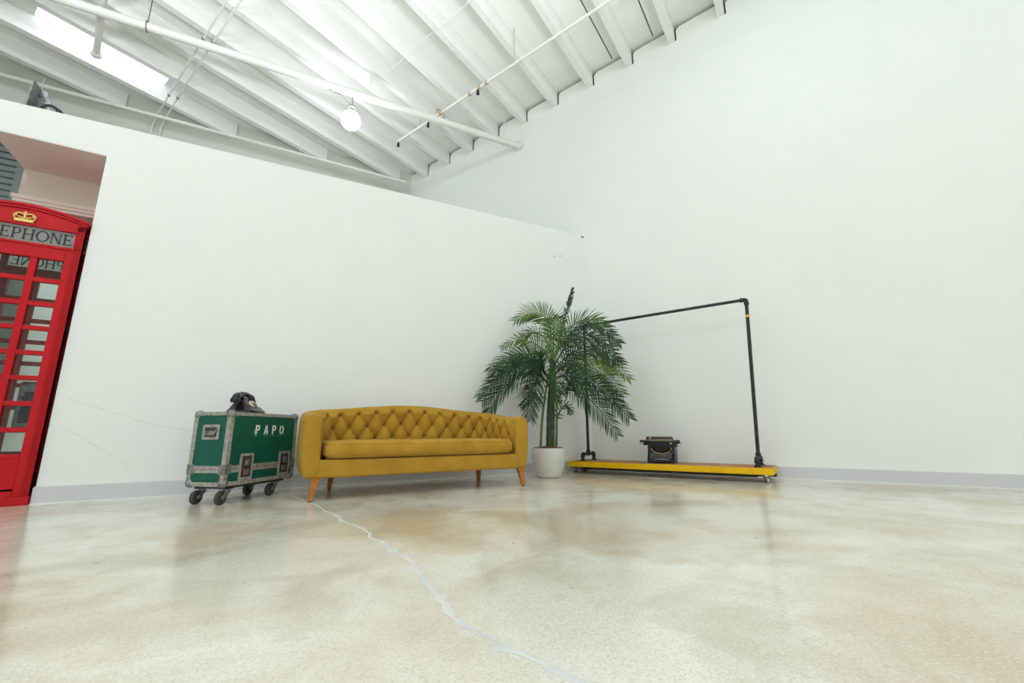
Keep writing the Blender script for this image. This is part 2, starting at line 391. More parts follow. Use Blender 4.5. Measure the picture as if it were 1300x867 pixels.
# branch line
ZB = 5.60
b0, b1 = Vector((-2.342, 2.193, ZB)), Vector((-.855, -1.654, ZB)); bd = (b1-b0).normalized(); b2 = b1 + bd*4
br = thing('sprinkler_branch', 'thin white sprinkler branch line with rusty couplings, parallel to the tall wall', 'pipe', b0)
mb = MB(); mb.tube([Vector((0,0,0)), b2-b0], .020, 12); mb.obj('pipe_run', M['pipe'], br, smooth=True)
for s in (1.02, 1.12, 1.78, 1.98, 2.12):
    mb = MB(); mb.tube([bd*(s-.022), bd*(s+.022)], .031, 12); mb.obj('coupling', M['rust'] if s != 1.02 else M['pipe'], br, smooth=True)
for s in (.02, .82, 1.95):
    mb = MB(); c = bd*s; mb.tube([c, c+Vector((0,0,-.05))], .014, 8); mb.lathe([(.022,-.05),(.022,-.065),(.010,-.07),(.010,-.09),(.028,-.094),(.028,-.098)], 12, Matrix.Translation(c))
    mb.obj('sprinkler_head', M['black'], br, smooth=True)
mb = MB(); c = bd*1.02; e = bd.cross(Vector((0,0,1)))*-.16
mb.tube([c, c+Vector((0,0,.13)), c+Vector((0,0,.15))+e*.15, c+e+Vector((0,0,.15)), c+e+Vector((0,0,-.02))], .017, 10); mb.obj('swing_joint', M['rust'], br, smooth=True)
for s in (.62, 2.65):
    mb = MB(); c = bd*s; q = b0+c; rod(mb, c.x, c.y, .02, zr(Vector((q.x,q.y,0)).dot(D))+DEP-ZB); mb.obj('pipe_hanger', M['rust'], br)
# paired conduits
for k, (x0, y0, lab) in enumerate(((-5.97, 3.50, 'left one of two thin conduits strapped under the rafters, nearer the skylight'),
                                   (-5.86, 3.50, 'right one of two thin conduits strapped under the rafters, farther from the skylight'))):
    z0 = 5.60; o = Vector((x0, y0, 0))
    path = [(x0, 3.575, 4.2), (x0, 3.575, 5.30), (x0+.005, 3.555, 5.42), (x0+.05, 3.46, z0-.06), (x0+.10, 3.36, z0-.02)] + [Vector((x0, 3.36, z0)) + Vector((.10, 0, .06*.3*s)) + Vector((.362, -.932, 0))*s for s in (.5, 2, 4, 7)]
    path = [Vector(p) for p in path]
    c = thing('electrical_conduit', lab, 'conduit', path[0], group=None)
    mb = MB(); mb.tube([p-path[0] for p in path], .0125, 8); mb.obj('conduit_tube', M['pipe'], c, smooth=True)
    for s in (5, 6, 7):
        p = path[s]-path[0]; mb = MB(); mb.tube([p-Vector((.0,.016,0)), p+Vector((0,.016,0))], .02, 8); mb.obj('strap', M['steel'], c)
# capped stub pipe behind the main
p0, p1 = Vector((-6.43, 2.49, 5.62)), Vector((-6.12, 1.42, 5.62)); pe = p1 + (p1-p0)*3
st = thing('stub_pipe', 'white stub pipe with a flared end hanging in front of the skylight', 'pipe', p0)
mb = MB(); mb.tube([Vector((0,0,0)), pe-p0], .038, 14); mb.obj('pipe_run', M['pipe'], st, smooth=True)
dd = (p1-p0).normalized(); mb = MB(); mb.tube([-dd*.02, dd*.02, dd*.05], [.058, .058, .04], 14); mb.obj('end_collar', M['pipe'], st, smooth=True)
mb = MB(); c = dd*1.6; q = p0+c; rod(mb, c.x, c.y, .03, zr(Vector((q.x,q.y,0)).dot(D))+.02-5.62); mb.obj('pipe_hanger', M['steel'], st)
# thin sagging wire across the rafters
w0 = Vector((-3.043, 1.56, 5.885)); w1 = Vector((-1.55, -2.25, 5.99))
mb = MB(); mb.tube([(w1-w0)*t + Vector((0,0,-.03*math.sin(PI*t*3)**2-.02)) for t in [k/30 for k in range(31)]], .004, 6)
o = mb.obj('ceiling_wire', M['pipe']); o.location = w0; tag(o, 'thin white wire stretched under the rafters between the two sprinkler lines', 'wire')

# lit bulb
bp_ = Vector((-3.26, 1.355, 5.07))
hb = thing('hanging_bulb', 'glowing white bulb hanging from the sprinkler main behind the partition', 'bulb', bp_)
mb = MB(); prof = [(.002,-.14),(.056,-.129),(.099,-.099),(.129,-.054),(.14,0),(.129,.054),(.099,.099),(.056,.129),(.036,.14),(.036,.15)]
mb.lathe(prof, 24); mb.obj('glass_globe', M['bulb'], hb, smooth=True)
mb = MB(); mb.lathe([(.034,.15),(.038,.16),(.038,.20),(.055,.205),(.058,.225),(.012,.235)], 16); mb.obj('socket', M['steel'], hb, smooth=True)
mb = MB(); mb.tube(bez([(0,0,.23),(0,-.005,.33),(-.002,-.03,.40),(-.002,-.052,.425)], 16), .006, 6); mb.obj('cord', M['steel'], hb, smooth=True)
mb = MB(); mb.tube(bez([(-.42,-.075,.38),(-.30,-.075,.315),(-.16,-.06,.315),(-.05,-.02,.27),(-.012,0,.235)], 24), .006, 6); mb.obj('feed_cable', M['steel'], hb, smooth=True)

# metal bracket with a wheel resting on the soffit box
mz = LZ+.2
wb = thing('wheeled_bracket', 'grey metal bracket with a black wheel poking above the partition, over the phone box', 'bracket', (-5.95, .36, mz))
mb = MB(); mb.prism([(-.085, 0), (.10, 0), (.10, .17), (-.01, .46), (-.06, .46)], -.02, .0); mb.prism([(-.085, 0), (-.06, .46), (-.06+.01, .46), (-.07, 0)], -.16, .0); mb.obj('bracket_plate', M['steel'], wb, bevel=.004)
mb = MB(); mb.tube([(.05+.052*math.cos(a), -.06, .25+.052*math.sin(a)) for a in [2*PI*k/28 for k in range(29)]], .014, 8); mb.obj('tyre', M['black'], wb, smooth=True)
mb = MB(); mb.lathe([(.045,-.01),(.045,.01),(.015,.018),(.015,.03)], 20, Matrix.Translation((.05,-.055,.25)) @ Matrix.Rotation(PI/2, 4, 'X')); mb.obj('hub', M['steel'], wb, smooth=True)
mb = MB(); mb.tube([(.05,-.06,.25),(.05,-.02,.25)], .008, 8); mb.tube([(.05,-.05,.25),(.10,-.05,.29),(.17,-.05,.21)], .012, 8); mb.obj('arm', M['black'], wb)
mb = MB(); mb.box((-.085,-.16,-.0),(.12,.02,.012)); mb.obj('base_plate', M['steel'], wb)

# ------------------------------------------------------------------ lettering
def glyph(ch):
    """list of polygons, letter height 1, and the advance width"""
    def R(x0, y0, x1, y1): return [(x0,y0),(x1,y0),(x1,y1),(x0,y1)]
    def arc(cx, cy, rx, ry, tx, ty, a0, a1, n=18):
        out = []
        for i in range(n):
            a, b = (math.radians(a0+(a1-a0)*k/n) for k in (i, i+1))
            out.append([(cx+rx*math.cos(a), cy+ry*math.sin(a)), (cx+rx*math.cos(b), cy+ry*math.sin(b)), (cx+(rx-tx)*math.cos(b), cy+(ry-ty)*math.sin(b)), (cx+(rx-tx)*math.cos(a), cy+(ry-ty)*math.sin(a))])
        return out
    W, w, sf = .13, .07, .05
    if ch == 'T': return [R(.40,0,.40+W,1), R(.06,1-w,.87,1), R(.06,.80,.11,1), R(.82,.80,.87,1), R(.33,0,.60,sf)], .95
    if ch == 'E': return [R(.12,0,.12+W,1), R(.05,1-w,.68,1), R(.05,0,.72,w), R(.12,.48,.58,.48+w), R(.63,.82,.68,1), R(.67,0,.72,.2), R(.54,.40,.58,.62)], .80
    if ch == 'L': return [R(.12,0,.12+W,1), R(.05,0,.70,w), R(.65,0,.70,.22), R(.05,1-sf,.33,1)], .76
    if ch == 'P': return [R(.12,0,.12+W,1), R(.05,0,.33,sf), R(.05,1-w,.42,1), R(.2,.42,.42,.42+w)] + arc(.42,.71,.29,.29,.13,.07,-90,90), .78
    if ch == 'H': return [R(.12,0,.12+W,1), R(.72,0,.72+W,1), R(.2,.48,.75,.48+w), R(.05,0,.32,sf), R(.05,1-sf,.32,1), R(.65,0,.92,sf), R(.65,1-sf,.92,1)], .98
    if ch == 'O': return arc(.53,.5,.49,.52,.14,.08,0,360,32), 1.06
    if ch == 'N': return [R(.13,0,.13+w,1), R(.77,0,.77+w,1), [(.10,1),(.26,1),(.84,0),(.70,0)], R(.05,0,.28,sf), R(.05,1-sf,.2,1), R(.69,1-sf,.92,1)], .97
def text(mb, s, x_c, z0, hgt, width, y0, y1, flip=False):
    gl = [glyph(c) for c in s]; tot = sum(g[1] for g in gl); sx = width/tot; x = -width/2
    for polys, adv in gl:
        for p in polys:
            q = [((x + px*sx)*(-1 if flip else 1) + x_c, z0 + pz*hgt) for px, pz in p]
            mb.prism(q, y0, y1, 'y')
        x += adv*sx

# ------------------------------------------------------------------ telephone box
BW, BD = .37, .80
ph = thing('telephone_box', 'red telephone box with a gold crown standing in the wall opening', 'telephone box', (-5.779, -.03, 0))
ROWZ = [(1.87-.193*k-.157, 1.87-.193*k) for k in range(8)]
COLX = [(-.281,-.131), (-.088,.088), (.131,.281)]
def face(parent, name, half, mtx, crown=False, text_on=True):
    """one glazed side, drawn in x-z with its outside towards -y"""
    hx = half; k = half/BW
    cols = [(a*k, b*k) for a, b in COLX]
    mb = MB()
    def bx(x0, z0, x1, z1, y0=0, y1=.05): mb.box((x0, y0, z0), (x1, y1, z1), mtx)
    bx(cols[0][0], .10, cols[2][1], ROWZ[7][0]-.03, .0, .05); bx(-hx, .06, cols[0][0], 1.975); bx(cols[2][1], .06, hx, 1.975); sw = .316*k; bx(-hx, 1.975, -sw, 2.14); bx(sw, 1.975, hx, 2.14)     # stiles and kick panel
    bx(cols[0][0], ROWZ[7][0]-.03, cols[2][1], ROWZ[7][0]); bx(cols[0][0], .06, cols[2][1], .12)
    bx(cols[0][0], 1.87, cols[2][1], 1.975)
    bx(-sw-.012, 1.965, sw+.012, 1.985, -.008, .05); bx(-sw-.012, 2.118, sw+.012, 2.135, -.010, .05)
    for i in range(7): bx(cols[0][0], ROWZ[i+1][1], cols[2][1], ROWZ[i][0], .008, .045)
    for i in (0, 1): bx(cols[i][1], ROWZ[7][0], cols[i+1][0], 1.87, .004, .048)
    f = mb.obj(name, M['red'], parent, bevel=.003)
    # glazing: one pane behind each opening
    mb = MB()
    for a, b in cols:
        for z0, z1 in ROWZ: mb.box((a-.004, .024, z0-.004), (b+.004, .028, z1+.004), mtx)
    mb.obj('window_pane', M['glass'], f)
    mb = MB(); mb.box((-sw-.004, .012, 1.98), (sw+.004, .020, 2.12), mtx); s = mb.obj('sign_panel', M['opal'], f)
    mb = MB(); text(mb, 'TELEPHONE', 0, 2.008, .088, sw*1.93, .0085, .0115)
    mb.v = [tuple(mtx @ Vector(v)) for v in mb.v]; l = mb.obj('sign_lettering', M['ink'], s); l['label'] = 'black TELEPHONE lettering'
    mb2 = MB(); text(mb2, 'TELEPHONE', 0, 2.008, .088, sw*1.93, .0205, .0215)
    mb2.v = [tuple(mtx @ Vector(v)) for v in mb2.v]; l = mb2.obj('sign_lettering', M['ink'], s); l['label'] = 'black TELEPHONE lettering, reversed'
    return f
face(ph, 'front_face', BW, Matrix.Identity(4))
face(ph, 'rear_face', BW, at(0, BD, 0, PI))
face(ph, 'side_face', BD/2, at(BW, BD/2, 0, PI/2))
face(ph, 'side_face', BD/2, at(-BW, BD/2, 0, -PI/2))
mb = MB(); mb.box((-BW-.004, -.006, 0), (BW+.004, BD+.006, .06)); mb.obj('plinth', M['red'], ph, bevel=.004)
# arched pediments on all four sides, with a fluted moulding, and the domed roof
def arch(w, zb, ze, zc, n=20): return [(-w, zb), (w, zb)] + [(w*(1-2*i/n), ze + (zc-ze)*(1-(1-2*i/n)**2)) for i in range(n+1)]
mb = MB()
for mtx, hw in ((Matrix.Identity(4), BW), (at(0, BD, 0, PI), BW), (at(BW, BD/2, 0, PI/2), BD/2), (at(-BW, BD/2, 0, -PI/2), BD/2)):
    mb.prism(arch(hw, 2.135, 2.185, 2.255), 0, .05, 'y', mtx)
    mb.prism([(p[0], p[1]) for p in arch(hw, 2.185, 2.185, 2.255)[2:]] + [(p[0], p[1]+.020) for p in reversed(arch(hw+.004, 2.185, 2.185, 2.255)[2:])], -.010, .05, 'y', mtx)
    mb.prism([(p[0], p[1]+.020) for p in arch(hw, 2.185, 2.185, 2.255)[2:]] + [(p[0], p[1]+.042) for p in reversed(arch(hw+.008, 2.185, 2.185, 2.255)[2:])], -.018, .05, 'y', mtx)
mb.obj('pediment', M['red'], ph, bevel=.003)
rows = []
for j in range(13):
    b = -1+2*j/12; rows.append([(x*(BW-.01), BD/2 + b*(BD/2-.01), 2.215 + .075*(1-x*x)*1 + .075*(1-b*b)*.6*(1-(x*x))) for x in [-1+2*i/16 for i in range(17)]])
mb = MB(); mb.grid(rows); mb.obj('domed_roof', M['red'], ph, smooth=True)
mb = MB(); mb.box((-BW+.05, .05, .06), (BW-.05, BD-.05, .075)); mb.obj('box_floor', M['dark'], ph)
mb = MB(); mb.box((-BW+.05, .05, 2.13), (BW-.05, BD-.05, 2.145)); mb.obj('inner_ceiling', M['wall'], ph)
# crown
mb = MB(); cz = 2.148
def ring(mb, c, r, t, a0, a1, y0, y1, n=14, sx=1):
    for i in range(n):
        a, b = (math.radians(a0+(a1-a0)*k/n) for k in (i, i+1))
        mb.prism([(c[0]+r*math.cos(a)*sx, c[1]+r*math.sin(a)), (c[0]+r*math.cos(b)*sx, c[1]+r*math.sin(b)), (c[0]+(r-t)*math.cos(b)*sx, c[1]+(r-t)*math.sin(b)), (c[0]+(r-t)*math.cos(a)*sx, c[1]+(r-t)*math.sin(a))], y0, y1)
cx = .014
mb.prism([(cx-.052,cz-.008),(cx+.052,cz-.008),(cx+.055,cz+.016),(cx-.055,cz+.016)], -.018, .0)
ring(mb, (cx-.030, cz+.034), .034, .011, 40, 215, -.016, 0); ring(mb, (cx+.030, cz+.034), .034, .011, -35, 140, -.016, 0)
mb.box((cx-.006,-.018,cz+.01),(cx+.006,0,cz+.062)); mb.box((cx-.012,-.018,cz+.066),(cx+.012,0,cz+.073)); mb.box((cx-.004,-.018,cz+.058),(cx+.004,0,cz+.082))
for px, pz, r in ((-.046,.040,.008),(-.03,.030,.008),(.03,.030,.008),(.046,.040,.008),(-.015,.026,.009),(.015,.026,.009),(0,.060,.010),(-.058,.046,.008),(.058,.046,.008)):
    mb.lathe([(r,0),(r,.015),(r*.5,.020)], 10, Matrix.Translation((cx+px,0,cz+pz)) @ Matrix.Rotation(PI/2, 4, 'X'))
mb.obj('crown_emblem', M['gold'], ph, bevel=.0015)
# the set inside: backboard, pay phone, armoured cord
mb = MB(); mb.box((-.02, BD-.16, .55), (.28, BD-.06, .95)); mb.obj('coin_phone', M['steel'], ph, bevel=.02)
mb = MB(); mb.box((.02, BD-.185, .60), (.24, BD-.16, .82)); mb.prism([(.05,.72),(.2,.72),(.22,.86),(.03,.86)], BD-.20, BD-.16); mb.obj('phone_faceplate', M['black'], ph, bevel=.008)
mb = MB(); mb.tube(bez([(.12, BD-.14, .95), (.13, BD-.12, 1.2), (.12, BD-.12, 1.45), (.12, BD-.12, 1.62)], 40), [.011+.004*(k % 2) for k in range(41)], 8); mb.obj('armoured_cord', M['steel'], ph, smooth=True)

# ------------------------------------------------------------------ flight case
CL, CW, CZ0, CZ1 = .736, .318, .128, .661
ca = math.radians(48.7); cu = Vector((math.cos(ca), math.sin(ca), 0)); cv = Vector((-cu.y, cu.x, 0))
cc = Vector((-4.192, -.848, 0)) + cu*CL/2 + cv*CW/2
fc = thing('flight_case', 'green flight case with metal edges and white PAPO lettering, on castors beside the sofa', 'flight case', cc, ca)
hx, hy = CL/2, CW/2
mb = MB(); mb.box((-hx+.004, -hy+.004, CZ0+.004), (hx-.004, hy-.004, CZ1-.004)); mb.obj('panel_shell', M['green'], fc)
mb = MB(); e = .034; th = .004
SEAM = CZ0 + .118
for sx in (-1, 1):
    for sy in (-1, 1):          # vertical corner angles
        x, y = sx*hx, sy*hy
        mb.box((min(x, x-sx*e), min(y, y-sy*th), CZ0), (max(x, x-sx*e), max(y, y-sy*th), CZ1)); mb.box((min(x, x-sx*th), min(y, y-sy*e), CZ0), (max(x, x-sx*th), max(y, y-sy*e), CZ1))
for z0, z1 in ((CZ0, CZ0+.030), (SEAM-.024, SEAM-.001), (SEAM+.001, SEAM+.026), (CZ1-.026, CZ1)):
    for s in (-1, 1):
        mb.box((-hx, s*hy-(th if s > 0 else -0), z0), (hx, s*hy+(0 if s > 0 else th), z1)) ; mb.box((s*hx-(th if s > 0 else 0), -hy, z0), (s*hx+(0 if s > 0 else th), hy, z1))
for s in (-1, 1):
    mb.box((-hx, s*hy-(e if s > 0 else 0), CZ1-th), (hx, s*hy+(0 if s > 0 else e), CZ1)); mb.box((s*hx-(e if s > 0 else 0), -hy, CZ1-th), (s*hx+(0 if s > 0 else e), hy, CZ1))
mb.obj('edge_extrusion', M['alu'], fc, bevel=.0015)
mb = MB(); mb.box((-hx-.001, -hy-.001, SEAM-.0012), (hx+.001, hy+.001, SEAM+.0012)); mb.obj('lid_seam', M['gapdark'], fc)
RV = []
def rivets(p0, p1, n, nrm):
    for i in range(n):
        p = Vector(p0).lerp(Vector(p1), (i+.5)/n); q = Vector(nrm)
        if not RV: mb = MB(); mb.lathe([(.0042,0),(.0038,.0018),(.0015,.0028)], 8); r = mb.obj('rivet', M['rivet'], fc, smooth=True)
        else: r = RV[0].copy(); COL.objects.link(r)
        RV.append(r); r.location = p; r.rotation_euler = q.to_track_quat('Z', 'Y').to_euler()
for s in (-1, 1):
    rivets((s*(hx-.017), -hy, SEAM+.06), (s*(hx-.017), -hy, CZ1-.05), 6, (0,-1,0)); rivets((-hx, s*(hy-.017), SEAM+.06), (-hx, s*(hy-.017), CZ1-.05), 6, (-1,0,0))
for z in (CZ1-.013, SEAM+.013, CZ0+.015): rivets((-hx+.06, -hy, z), (hx-.06, -hy, z), 9, (0,-1,0)); rivets((-hx, -hy+.06, z), (-hx, hy-.06, z), 4, (-1,0,0))
for sx in (-1, 1):
    for sy in (-1, 1):
        for z in (CZ0+.022, CZ1-.020):
            mb = MB(); bbox_sphere(mb, (sx*(hx-.022), sy*(hy-.022), z), .034, 14, 8)
            g = -1 if z > .4 else 1
            for ax in (0, 1):
                bbox_sphere(mb, (sx*(hx-.022-(.040 if ax == 0 else 0)), sy*(hy-.018-(.040 if ax else 0)), z), .0205, 10, 6, (1.5, .92, 1) if ax == 0 else (.92, 1.5, 1))
            bbox_sphere(mb, (sx*(hx-.019), sy*(hy-.019), z+g*.038), .0215, 10, 6, (1,1,1.3))
            mb.obj('ball_corner', M['steel'], fc, smooth=True)
        mb = MB()                # brace across the seam
        x, y = sx*hx, sy*hy
        mb.box((min(x, x-sx*.055)-(.003 if sx < 0 else 0), y-(.0 if sy > 0 else .004), SEAM-.034), (max(x, x-sx*.055)+(.003 if sx > 0 else 0), y+(.004 if sy > 0 else 0), SEAM+.036))
        mb.box((x-(0 if sx > 0 else .004), min(y, y-sy*.055), SEAM-.034), (x+(.004 if sx > 0 else 0), max(y, y-sy*.055), SEAM+.036))
        mb.obj('corner_brace', M['steel'], fc, bevel=.003)
# recessed latches on the long side, over the seam
def dish(parent, name, mtx, w, h, rim=.013):
    mb = MB(); o, i = rrect(w, h, .014), rrect(w-rim, h-rim, .008); n = len(o)
    vs = [Vector((p[0], -.006, p[1])) for p in o] + [Vector((p[0], -.008, p[1])) for p in i] + [Vector((p[0], 0.001, p[1])) for p in o] + [Vector((p[0], -.0045, p[1])) for p in i]
    fs = []
    for k in range(n):
        j = (k+1) % n; fs += [(k, j, n+j, n+k), (2*n+k, 2*n+j, j, k), (n+k, n+j, 3*n+j, 3*n+k)]
    fs.append(tuple(3*n+k for k in range(n)))
    mb.add([mtx @ v for v in vs], fs); return mb.obj(name, M['alu'], parent, smooth=True, angle=25)
for lx in (-.175, .235):
    mt = Matrix.Translation((lx, -hy, SEAM+.010)); d = dish(fc, 'latch_dish', mt, .066, .098)
    mb = MB(); mb.box((-.045,-.0065,-.075), (.045,-.0046,.078), mt); mb.obj('latch_recess', M['dark'], d)
    mb = MB(); mb.box((-.024,-.012,-.062), (.024,-.006,-.018), mt); mb.box((-.018,-.014,.004), (.018,-.006,.052), mt)
    mb.lathe([(.019,0),(.019,.007),(.006,.010)], 16, mt @ Matrix.Translation((0,-.012,.02)) @ Matrix.Rotation(PI/2, 4, 'X')); mb.tube([mt @ Vector(p) for p in ((-.016,-.014,.02),(.016,-.017,.02))], .005, 8)
    mb.obj('butterfly_latch', M['steel'], d, bevel=.002)
mt = Matrix.Translation((-hx, -.005, CZ1-.148)) @ rotz(-PI/2); d = dish(fc, 'handle_dish', mt, .072, .055, .016)
mb = MB(); mb.box((-.048,-.0065,-.034), (.048,-.0046,.034), mt); mb.obj('handle_recess', M['dark'], d)
mb = MB(); mb.tube([mt @ Vector(p) for p in ((-.050,-.008,.020),(-.046,-.016,-.006),(.046,-.016,-.006),(.050,-.008,.020))], .008, 10); mb.box((-.044,-.024,-.022), (.044,-.010,.010), mt); mb.obj('spring_handle', M['steel'], d, bevel=.004)
# stencilled name
GX0, GZ = -.115, CZ1-.166
def st_poly(ch):
    R = lambda x0, y0, x1, y1: [(x0,y0),(x1,y0),(x1,y1),(x0,y1)]
    def arc(cx, cy, rx, ry, t, a0, a1, n=12):
        out = []
        for i in range(n):
            a, b = (math.radians(a0+(a1-a0)*k/n) for k in (i, i+1))
            out.append([(cx+rx*math.cos(a), cy+ry*math.sin(a)), (cx+rx*math.cos(b), cy+ry*math.sin(b)), (cx+(rx-t)*math.cos(b), cy+(ry-t)*math.sin(b)), (cx+(rx-t)*math.cos(a), cy+(ry-t)*math.sin(a))])
        return out
    if ch == 'P': return [R(0,0,.2,1), R(.26,.84,.34,1), R(.26,.38,.34,.54)] + arc(.34,.69,.27,.31,.17,-90,90)
    if ch == 'A': return [[(0,0),(.19,0),(.36,1),(.25,1)], [(.43,0),(.64,0),(.44,1),(.36,.95)], R(.20,.22,.42,.37)]
    return arc(.33,.5,.33,.5,.18,100,260) + arc(.39,.5,.33,.5,.18,-80,80)
xs = (0, .090, .180, .266); Hh = .072
for ch, x in zip('PAPO', xs):
    mb = MB()
    for p in st_poly(ch): mb.prism([(GX0+x+q[0]*.072, GZ+q[1]*Hh) for q in p], -hy+.0035, -hy+.0025)
    o = mb.obj('stencil_letter', M['stencil'], fc); o['label'] = 'white stencilled letter ' + ch
rnd = random.Random(11)
for x0, z0, w, h in ((-.01,-.012,.035,.010),(.005,.070,.045,.006),(.09,-.012,.05,.007),(.095,.072,.03,.004),(.17,-.010,.05,.005),(.18,.072,.05,.006),(.25,-.012,.05,.004),(.25,.070,.04,.006),(-.016,.02,.010,.045)):
    mb = MB(); n = 14; mb.prism([(GX0+x0+w/2+w/2*math.cos(2*PI*k/n)*(.7+.5*rnd.random()), GZ+z0+h/2*math.sin(2*PI*k/n)*(.6+.8*rnd.random())) for k in range(n)], -hy+.0036, -hy+.0030); mb.obj('paint_smear', M['smear'], fc)
mb = MB(); mb.box((-hx+.05, -hy+.03, CZ0-.020), (hx-.07, hy-.03, CZ0)); mb.obj('base_board', M['dark'], fc)
def caster(parent, x, y, ztop, r, trail, ang, wm, fm, wide=.016):
    h = bpy.data.objects.new('castor', None); COL.objects.link(h); h.parent = parent; h.location = (x, y, 0); h.rotation_euler = (0, 0, ang); h.empty_display_size = .03
    mb = MB(); w = wide+.006
    mb.box((-.034, -.030, ztop-.005), (.034, .030, ztop)); mb.lathe([(.022, ztop-.018), (.022, ztop-.004)], 14)
    for s in (-1, 1): mb.prism([(-.024, ztop-.016), (.024, ztop-.016), (-trail+.012, r-.010), (-trail-.012, r-.010), (-trail-.016, r+.006)], s*w-.002, s*w+.002)
    mb.box((-.024, -w, ztop-.020), (.024, w, ztop-.014)); mb.obj('fork', fm, h, bevel=.0015)
    mx = Matrix.Translation((-trail, 0, r)) @ Matrix.Rotation(PI/2, 4, 'X')
    mb = MB(); mb.lathe([(r*.55,-wide*.8),(r*.62,-wide),(r*.86,-wide),(r,-wide*.6),(r,wide*.6),(r*.86,wide),(r*.62,wide),(r*.55,wide*.8)], 28, mx); mb.obj('tyre', wm, h, smooth=True)
    mb = MB(); mb.lathe([(r*.60,-wide*.75),(r*.60,wide*.75)], 20, mx); mb.lathe([(.010,-w-.005),(.010,w+.005)], 10, mx); mb.obj('hub', M['steel'], h, smooth=True)
for x, y in ((-hx+.085,-hy+.045),(hx-.165,-hy+.045),(-hx+.085,hy-.065),(hx-.165,hy-.065)): caster(fc, x, y, CZ0-.020, .049, .045, math.radians(-8 + 20*(x*37 % 1)), M['rubber'], M['steel'])

# ------------------------------------------------------------------ rotary telephone on the case
tp_c = Vector((-4.192, -.848, 0)) + cu*.300 + cv*.165
tp = thing('rotary_telephone', 'black vintage rotary telephone with a cream dial, resting on the green flight case', 'telephone', (tp_c.x, tp_c.y, CZ1), math.radians(64))
tp.scale = (1.1, 1.1, 1.1)
mb = MB()
# body: front (-y) low and sloped, rear high
secs = [(0, .118, -.105, .085), (.018, .118, -.105, .085), (.022, .112, -.098, .080), (.045, .092, -.080, .072), (.075, .066, -.030, .060), (.098, .056, -.006, .052), (.112, .052, -.004, .048), (.122, .050, .0, .040)]
rows = []
for z, hw, y0, y1 in secs:
    cy, hd = (y0+y1)/2, (y1-y0)/2; rows.append([(px, cy+py, z) for px, py in rrect(hw, hd, min(hw, hd)*.45, 5)])
mb.grid(rows, True); n = len(rows[0]); mb.add(rows[0], [tuple(range(n-1,-1,-1))]); mb.add(rows[-1], [tuple(range(n))])
mb.obj('phone_body', M['bake'], tp, smooth=True, angle=50)
sl = math.atan2(.053, .05); mt = Matrix.Translation((.0, -.058, .062)) @ Matrix.Rotation(math.radians(50), 4, 'X')
mb = MB(); mb.lathe([(.040,-.006),(.040,.003),(.036,.006)], 28, mt); DI = mb.obj('dial_ring', M['cream'], tp, smooth=True)
mb = MB(); mb.lathe([(.035,.006),(.035,.009),(.012,.010),(.012,.012)], 28, mt); mb.obj('finger_wheel', M['bake'], DI, smooth=True)
for k in range(10):
    a = math.radians(-60+k*30); mb = MB(); mb.lathe([(.0055,.009),(.0055,.0106)], 10, mt @ Matrix.Translation((.0255*math.cos(a), .0255*math.sin(a), 0))); mb.obj('finger_hole', M['cream'], DI)
for s in (-1, 1):
    mb = MB(); mb.prism([(-.012,.10),(.045,.10),(.050,.128),(.040,.128),(.034,.114),(.006,.114),(.0,.128),(-.010,.128)], s*.050-.010, s*.050+.010, 'x'); mb.obj('cradle', M['bake'], tp, bevel=.003)
mb = MB(); hp = bez([(-.108,.018,.104),(-.085,.018,.127),(-.045,.018,.140),(0,.018,.143),(.045,.018,.140),(.085,.018,.127),(.108,.018,.104)], 24)
mb.tube(hp, [.026,.028,.028,.026,.022,.019,.017,.0165,.016,.016,.016,.016,.016,.016,.016,.016,.016,.0165,.017,.019,.022,.026,.028,.028,.026], 14)
for s in (-1, 1): mb.lathe([(.030,0),(.033,.012),(.028,.030),(.018,.040)], 18, Matrix.Translation((s*.108,.018,.078)) @ Matrix.Rotation(s*math.radians(12), 4, 'Y'))
mb.obj('handset', M['bake'], tp, smooth=True, angle=60)
mb = MB(); mb.tube(bez([(.112,.018,.10),(.150,.010,.075),(.148,.02,.035),(.118,.05,.015)], 30), .0035, 6); mb.obj('handset_cord', M['black'], tp, smooth=True)

# ------------------------------------------------------------------ sofa
so = thing('tufted_sofa', 'mustard velvet sofa with button-tufted curved back and tapered wooden legs', 'sofa', (-2.715, -.64, 0), math.radians(-.8))
HX, FY, RC, TH = .925, -.365, .27, .075
YB = .315
path = []
def lin(a, b, n): return [(a[0]+(b[0]-a[0])*i/n, a[1]+(b[1]-a[1])*i/n) for i in range(n)]
SN = 5
for i in range(44): path.append(((-HX, FY+(YB-RC-FY)*i/44), (-1, 0)))
for i in range(44): a = PI - PI/2*i/44; path.append(((-HX+RC+RC*math.cos(a), YB-RC+RC*math.sin(a)), (math.cos(a), math.sin(a))))
for i in range(150): path.append(((-HX+RC+(2*HX-2*RC)*i/150, YB), (0, 1)))
for i in range(44): a = PI/2 - PI/2*i/44; path.append(((HX-RC+RC*math.cos(a), YB-RC+RC*math.sin(a)), (math.cos(a), math.sin(a))))
for i in range(45): path.append(((HX, YB-RC+(FY-YB+RC)*i/44), (1, 0)))
ss = [0]
for i in range(1, len(path)):
    ss.append(ss[-1] + math.dist(path[i][0], path[i-1][0]))
LT = ss[-1]
def smooth(a, b, x): x = max(0, min(1, (x-a)/(b-a))); return x*x*(3-2*x)
def topz(s):
    d = min(s, LT-s); return .648 + .062*smooth(.10, .75, d) + .058*smooth(.55, LT/2, d)
CS, RS = .162, .118
